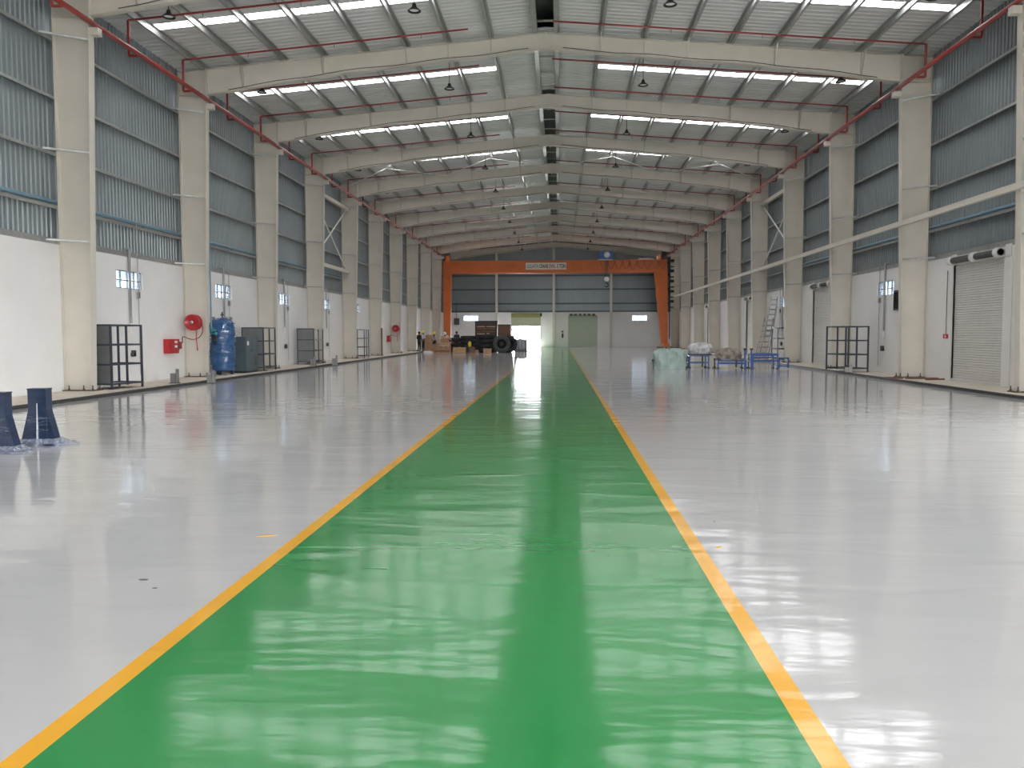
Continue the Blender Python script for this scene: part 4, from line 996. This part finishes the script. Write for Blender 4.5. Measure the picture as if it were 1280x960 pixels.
# ---- people
def person(label, loc, rotz, J, shirt, trousers, hatm=None, hat_tilt=0.0, scale=1.0):
    r = thing('person', label, 'person', loc, rotz, 'workers by the cartons'); r.scale = (scale,) * 3
    V = []; E_ = []; R_ = []; T_ = []
    def add(q, rad, tagname, par=None):
        V.append(Vector(q)); R_.append(rad); T_.append(tagname)
        if par is not None: E_.append((par, len(V) - 1))
        return len(V) - 1
    pel = add(J['pelvis'], .135, 'shirt')
    sp = add(J['spine'], .125, 'shirt', pel); ch = add(J['chest'], .15, 'shirt', sp)
    nk = add(J['neck'], .06, 'skin', ch); hb = add(J['head'], .085, 'skin', nk)
    up = (Vector(J['head']) - Vector(J['neck'])).normalized()
    ht = add(Vector(J['head']) + up * .14, .075, 'hair', hb)
    f = Vector(J.get('face', (0, -1, 0)))
    add(Vector(J['head']) + up * .03 + f * .11, .018, 'skin', hb)
    for s in ('l', 'r'):
        sg_ = -1 if s == 'l' else 1
        shd = add(J['sh_' + s], .075, 'shirt', ch); el = add(J['el_' + s], .048, 'shirt' if J.get('long', True) else 'skin', shd)
        wr_ = add(J['wr_' + s], .034, 'skin', el)
        d = (Vector(J['wr_' + s]) - Vector(J['el_' + s])).normalized()
        side = d.cross(Vector((0, 1, .2))).normalized() if abs(d.y) < .8 else Vector((1, 0, 0))
        pm = add(Vector(J['wr_' + s]) + d * .07, .036, 'skin', wr_)
        for q, l_ in ((-1.5, .075), (-.5, .09), (.5, .085), (1.5, .065)):
            k1 = add(V[pm] + d * .045 + side * q * .019, .0095, 'skin', pm); add(V[k1] + d * l_ * .8 + f * .015, .008, 'skin', k1)
        th = add(V[wr_] + d * .04 + side * (-.045) + f * .02, .011, 'skin', wr_); add(V[th] + d * .05 + f * .015, .009, 'skin', th)
        hp = add(J['hip_' + s], .10, 'trousers', pel); kn = add(J['kn_' + s], .066, 'trousers', hp); an = add(J['an_' + s], .048, 'trousers', kn)
        he = add(Vector(J['an_' + s]) + Vector((0, 0, -.05)), .045, 'shoe', an)
        add(Vector(J['an_' + s]) + f * .17 + Vector((0, 0, -.05)), .036, 'shoe', he)
    me = bpy.data.meshes.new('body'); me.from_pydata([tuple(v) for v in V], E_, [])
    tmp = bpy.data.objects.new('tmp', me); C.objects.link(tmp)
    sk_ = tmp.modifiers.new('skin', 'SKIN'); sk_.use_smooth_shade = True
    if not me.skin_vertices:
        bm = bmesh.new(); bm.from_mesh(me); bm.verts.layers.skin.verify(); bm.to_mesh(me); bm.free()
    for i, sv in enumerate(me.skin_vertices[0].data):
        sv.radius = (R_[i], R_[i]); sv.use_root = (i == 0)
    ss = tmp.modifiers.new('sub', 'SUBSURF'); ss.levels = 1; ss.render_levels = 1
    bpy.context.view_layer.update()
    bme = bpy.data.meshes.new_from_object(tmp.evaluated_get(bpy.context.evaluated_depsgraph_get()))
    bpy.data.objects.remove(tmp)
    order = ['shirt', 'trousers', 'skin', 'hair', 'shoe']
    for q in (shirt, trousers, 'skin', 'hair', 'shoe'): bme.materials.append(M[q])
    for pl in bme.polygons:
        c = pl.center; best = None
        for (a, b) in E_:
            ab = V[b] - V[a]; t = max(0, min(1, (c - V[a]).dot(ab) / max(1e-9, ab.length_squared)))
            dd = (c - V[a] - ab * t).length
            if best is None or dd < best[0]: best = (dd, T_[b] if t > .35 or T_[b] != 'skin' else T_[a])
        pl.material_index = order.index(best[1]); pl.use_smooth = True
    body = place('body', bme, r)
    hc = Vector(J['head']) + up * .06
    # eyes
    side = up.cross(f).normalized()
    ey = MB()
    for q in (-1, 1):
        c = Vector(J['head']) + up * .055 + f * .085 + side * q * .032
        MB().lathe([(0, -.01), (.011, 0), (0, .01)], tuple(c), 8).build('eye', 'black', r)
    if hatm:
        hm = MB().lathe([(.15, 0), (.155, .012), (.125, .02), (.122, .06), (.10, .11), (.055, .14), (.0, .15)], (0, 0, 0), 20)
        hm.box(-.08, .08, -.20, -.11, .0, .014)
        h = hm.build('helmet', hatm, r); h.location = Vector(J['head']) + up * .075
        h.rotation_euler = up.to_track_quat('Z', 'Y').to_euler()
        ang = math.atan2(f.y, f.x) + PI / 2
        h.rotation_euler = (up.to_track_quat('Z', 'Y').to_matrix() @ Matrix.Rotation(ang, 3, 'Z')).to_euler()
    else:
        h = MB().lathe([(.098, -.03), (.108, .03), (.095, .08), (.05, .115), (0, .125)], n=18).build('hair', 'hair', r); h.location = Vector(J['head']) + up * .06 - f * .015
    return r
def stand(**kw):
    J = dict(pelvis=(0, 0, .93), spine=(0, 0, 1.12), chest=(0, 0, 1.32), neck=(0, 0, 1.47), head=(0, -.01, 1.56),
             sh_l=(-.18, 0, 1.40), sh_r=(.18, 0, 1.40), el_l=(-.23, .02, 1.12), el_r=(.23, .02, 1.12), wr_l=(-.22, -.06, .88), wr_r=(.22, -.06, .88),
             hip_l=(-.09, 0, .87), hip_r=(.09, 0, .87), kn_l=(-.1, -.02, .49), kn_r=(.1, -.02, .49), an_l=(-.1, .02, .09), an_r=(.1, .02, .09))
    J.update(kw); return J
def px(x, Y): return (x - 699.3) / 1039.24 * Y
person('person in black clothes standing at the left of the group', (-12.35, 72.8, 0), 2.6, stand(wr_l=(-.12, -.18, .98), wr_r=(.12, -.18, .98)), 'shirt_black', 'trousers_dark', None, 0, 1.01)
person('person in white shirt and dark trousers with yellow helmet, standing', (-11.86, 72.2, 0), -.8, stand(head=(0, -.05, 1.55), face=(0, -1, 0), wr_l=(-.1, -.2, 1.0), wr_r=(.14, -.2, 1.02)), 'shirt_white', 'trousers_dark', 'yellow_plastic', 0, 1.04)
person('person in grey shirt and yellow helmet bending to the cartons', (-10.78, 70.75, 0), -.5,
       stand(pelvis=(0, .15, .95), spine=(.05, .08, 1.12), chest=(.12, -.02, 1.28), neck=(.17, -.08, 1.41), head=(.19, -.12, 1.5), sh_l=(-.04, -.02, 1.36), sh_r=(.30, -.06, 1.33),
             el_l=(.06, -.25, 1.12), el_r=(.42, -.22, 1.06), wr_l=(.28, -.42, .95), wr_r=(.58, -.38, .86), hip_l=(-.09, .14, .88), hip_r=(.09, .14, .88), kn_l=(-.12, .05, .48), kn_r=(.12, .02, .48)), 'shirt_grey', 'trousers_dark', 'yellow_plastic', 0, 1.03)
person('person in pale shirt and white helmet leaning over the pale cartons', (-9.6, 70.15, 0), .35,
       stand(pelvis=(.05, .1, .93), spine=(0, .06, 1.1), chest=(-.06, 0, 1.26), neck=(-.1, -.06, 1.38), head=(-.12, -.1, 1.46), sh_l=(-.24, 0, 1.3), sh_r=(.14, -.02, 1.34),
             el_l=(-.3, -.22, 1.12), el_r=(.34, -.12, 1.08), wr_l=(-.2, -.42, 1.1), wr_r=(.42, -.25, .82)), 'shirt_pale', 'trousers_dark', 'helmet_white', 0, 1.03)
person('dark haired person in black standing behind the tyre stacks', (-9.0, 72.6, 0), .2, stand(), 'shirt_black', 'trousers_dark', None, 0, 1.02)

# ================================================================== SMALL MARKS ON THE FLOOR
for i, (x, y, w, l, m, lab) in enumerate(((-2.66, 5.1, .06, .03, 'dark_steel', 'small dark flake on the pale floor left of the lane'), (-2.5, 4.93, .035, .02, 'dark_steel', 'tiny dark speck beside the flake on the left floor'),
                                          (-2.28, 6.28, .16, .03, 'yellow_epoxy', 'thin yellow tape scrap touching the left yellow line'), (1.29, 6.94, .025, .02, 'dark_steel', 'tiny dark speck on the right floor near the yellow line'),
                                          (1.17, 6.1, .06, .03, 'yellow_epoxy', 'small yellow tape scrap touching the right yellow line'))):
    mb = MB(); n = 9; rnd = random.Random(i)
    ring = [((w / 2) * math.cos(2 * PI * j / n) * rnd.uniform(.7, 1.1), (l / 2) * math.sin(2 * PI * j / n) * rnd.uniform(.7, 1.1)) for j in range(n)]
    mb.prism(ring, 0.0005, .003, 'XY')
    tag(mb.build('floor_scrap', m, None, (x, y, 0), .2 * i), lab, 'scrap', 'scraps on the floor')
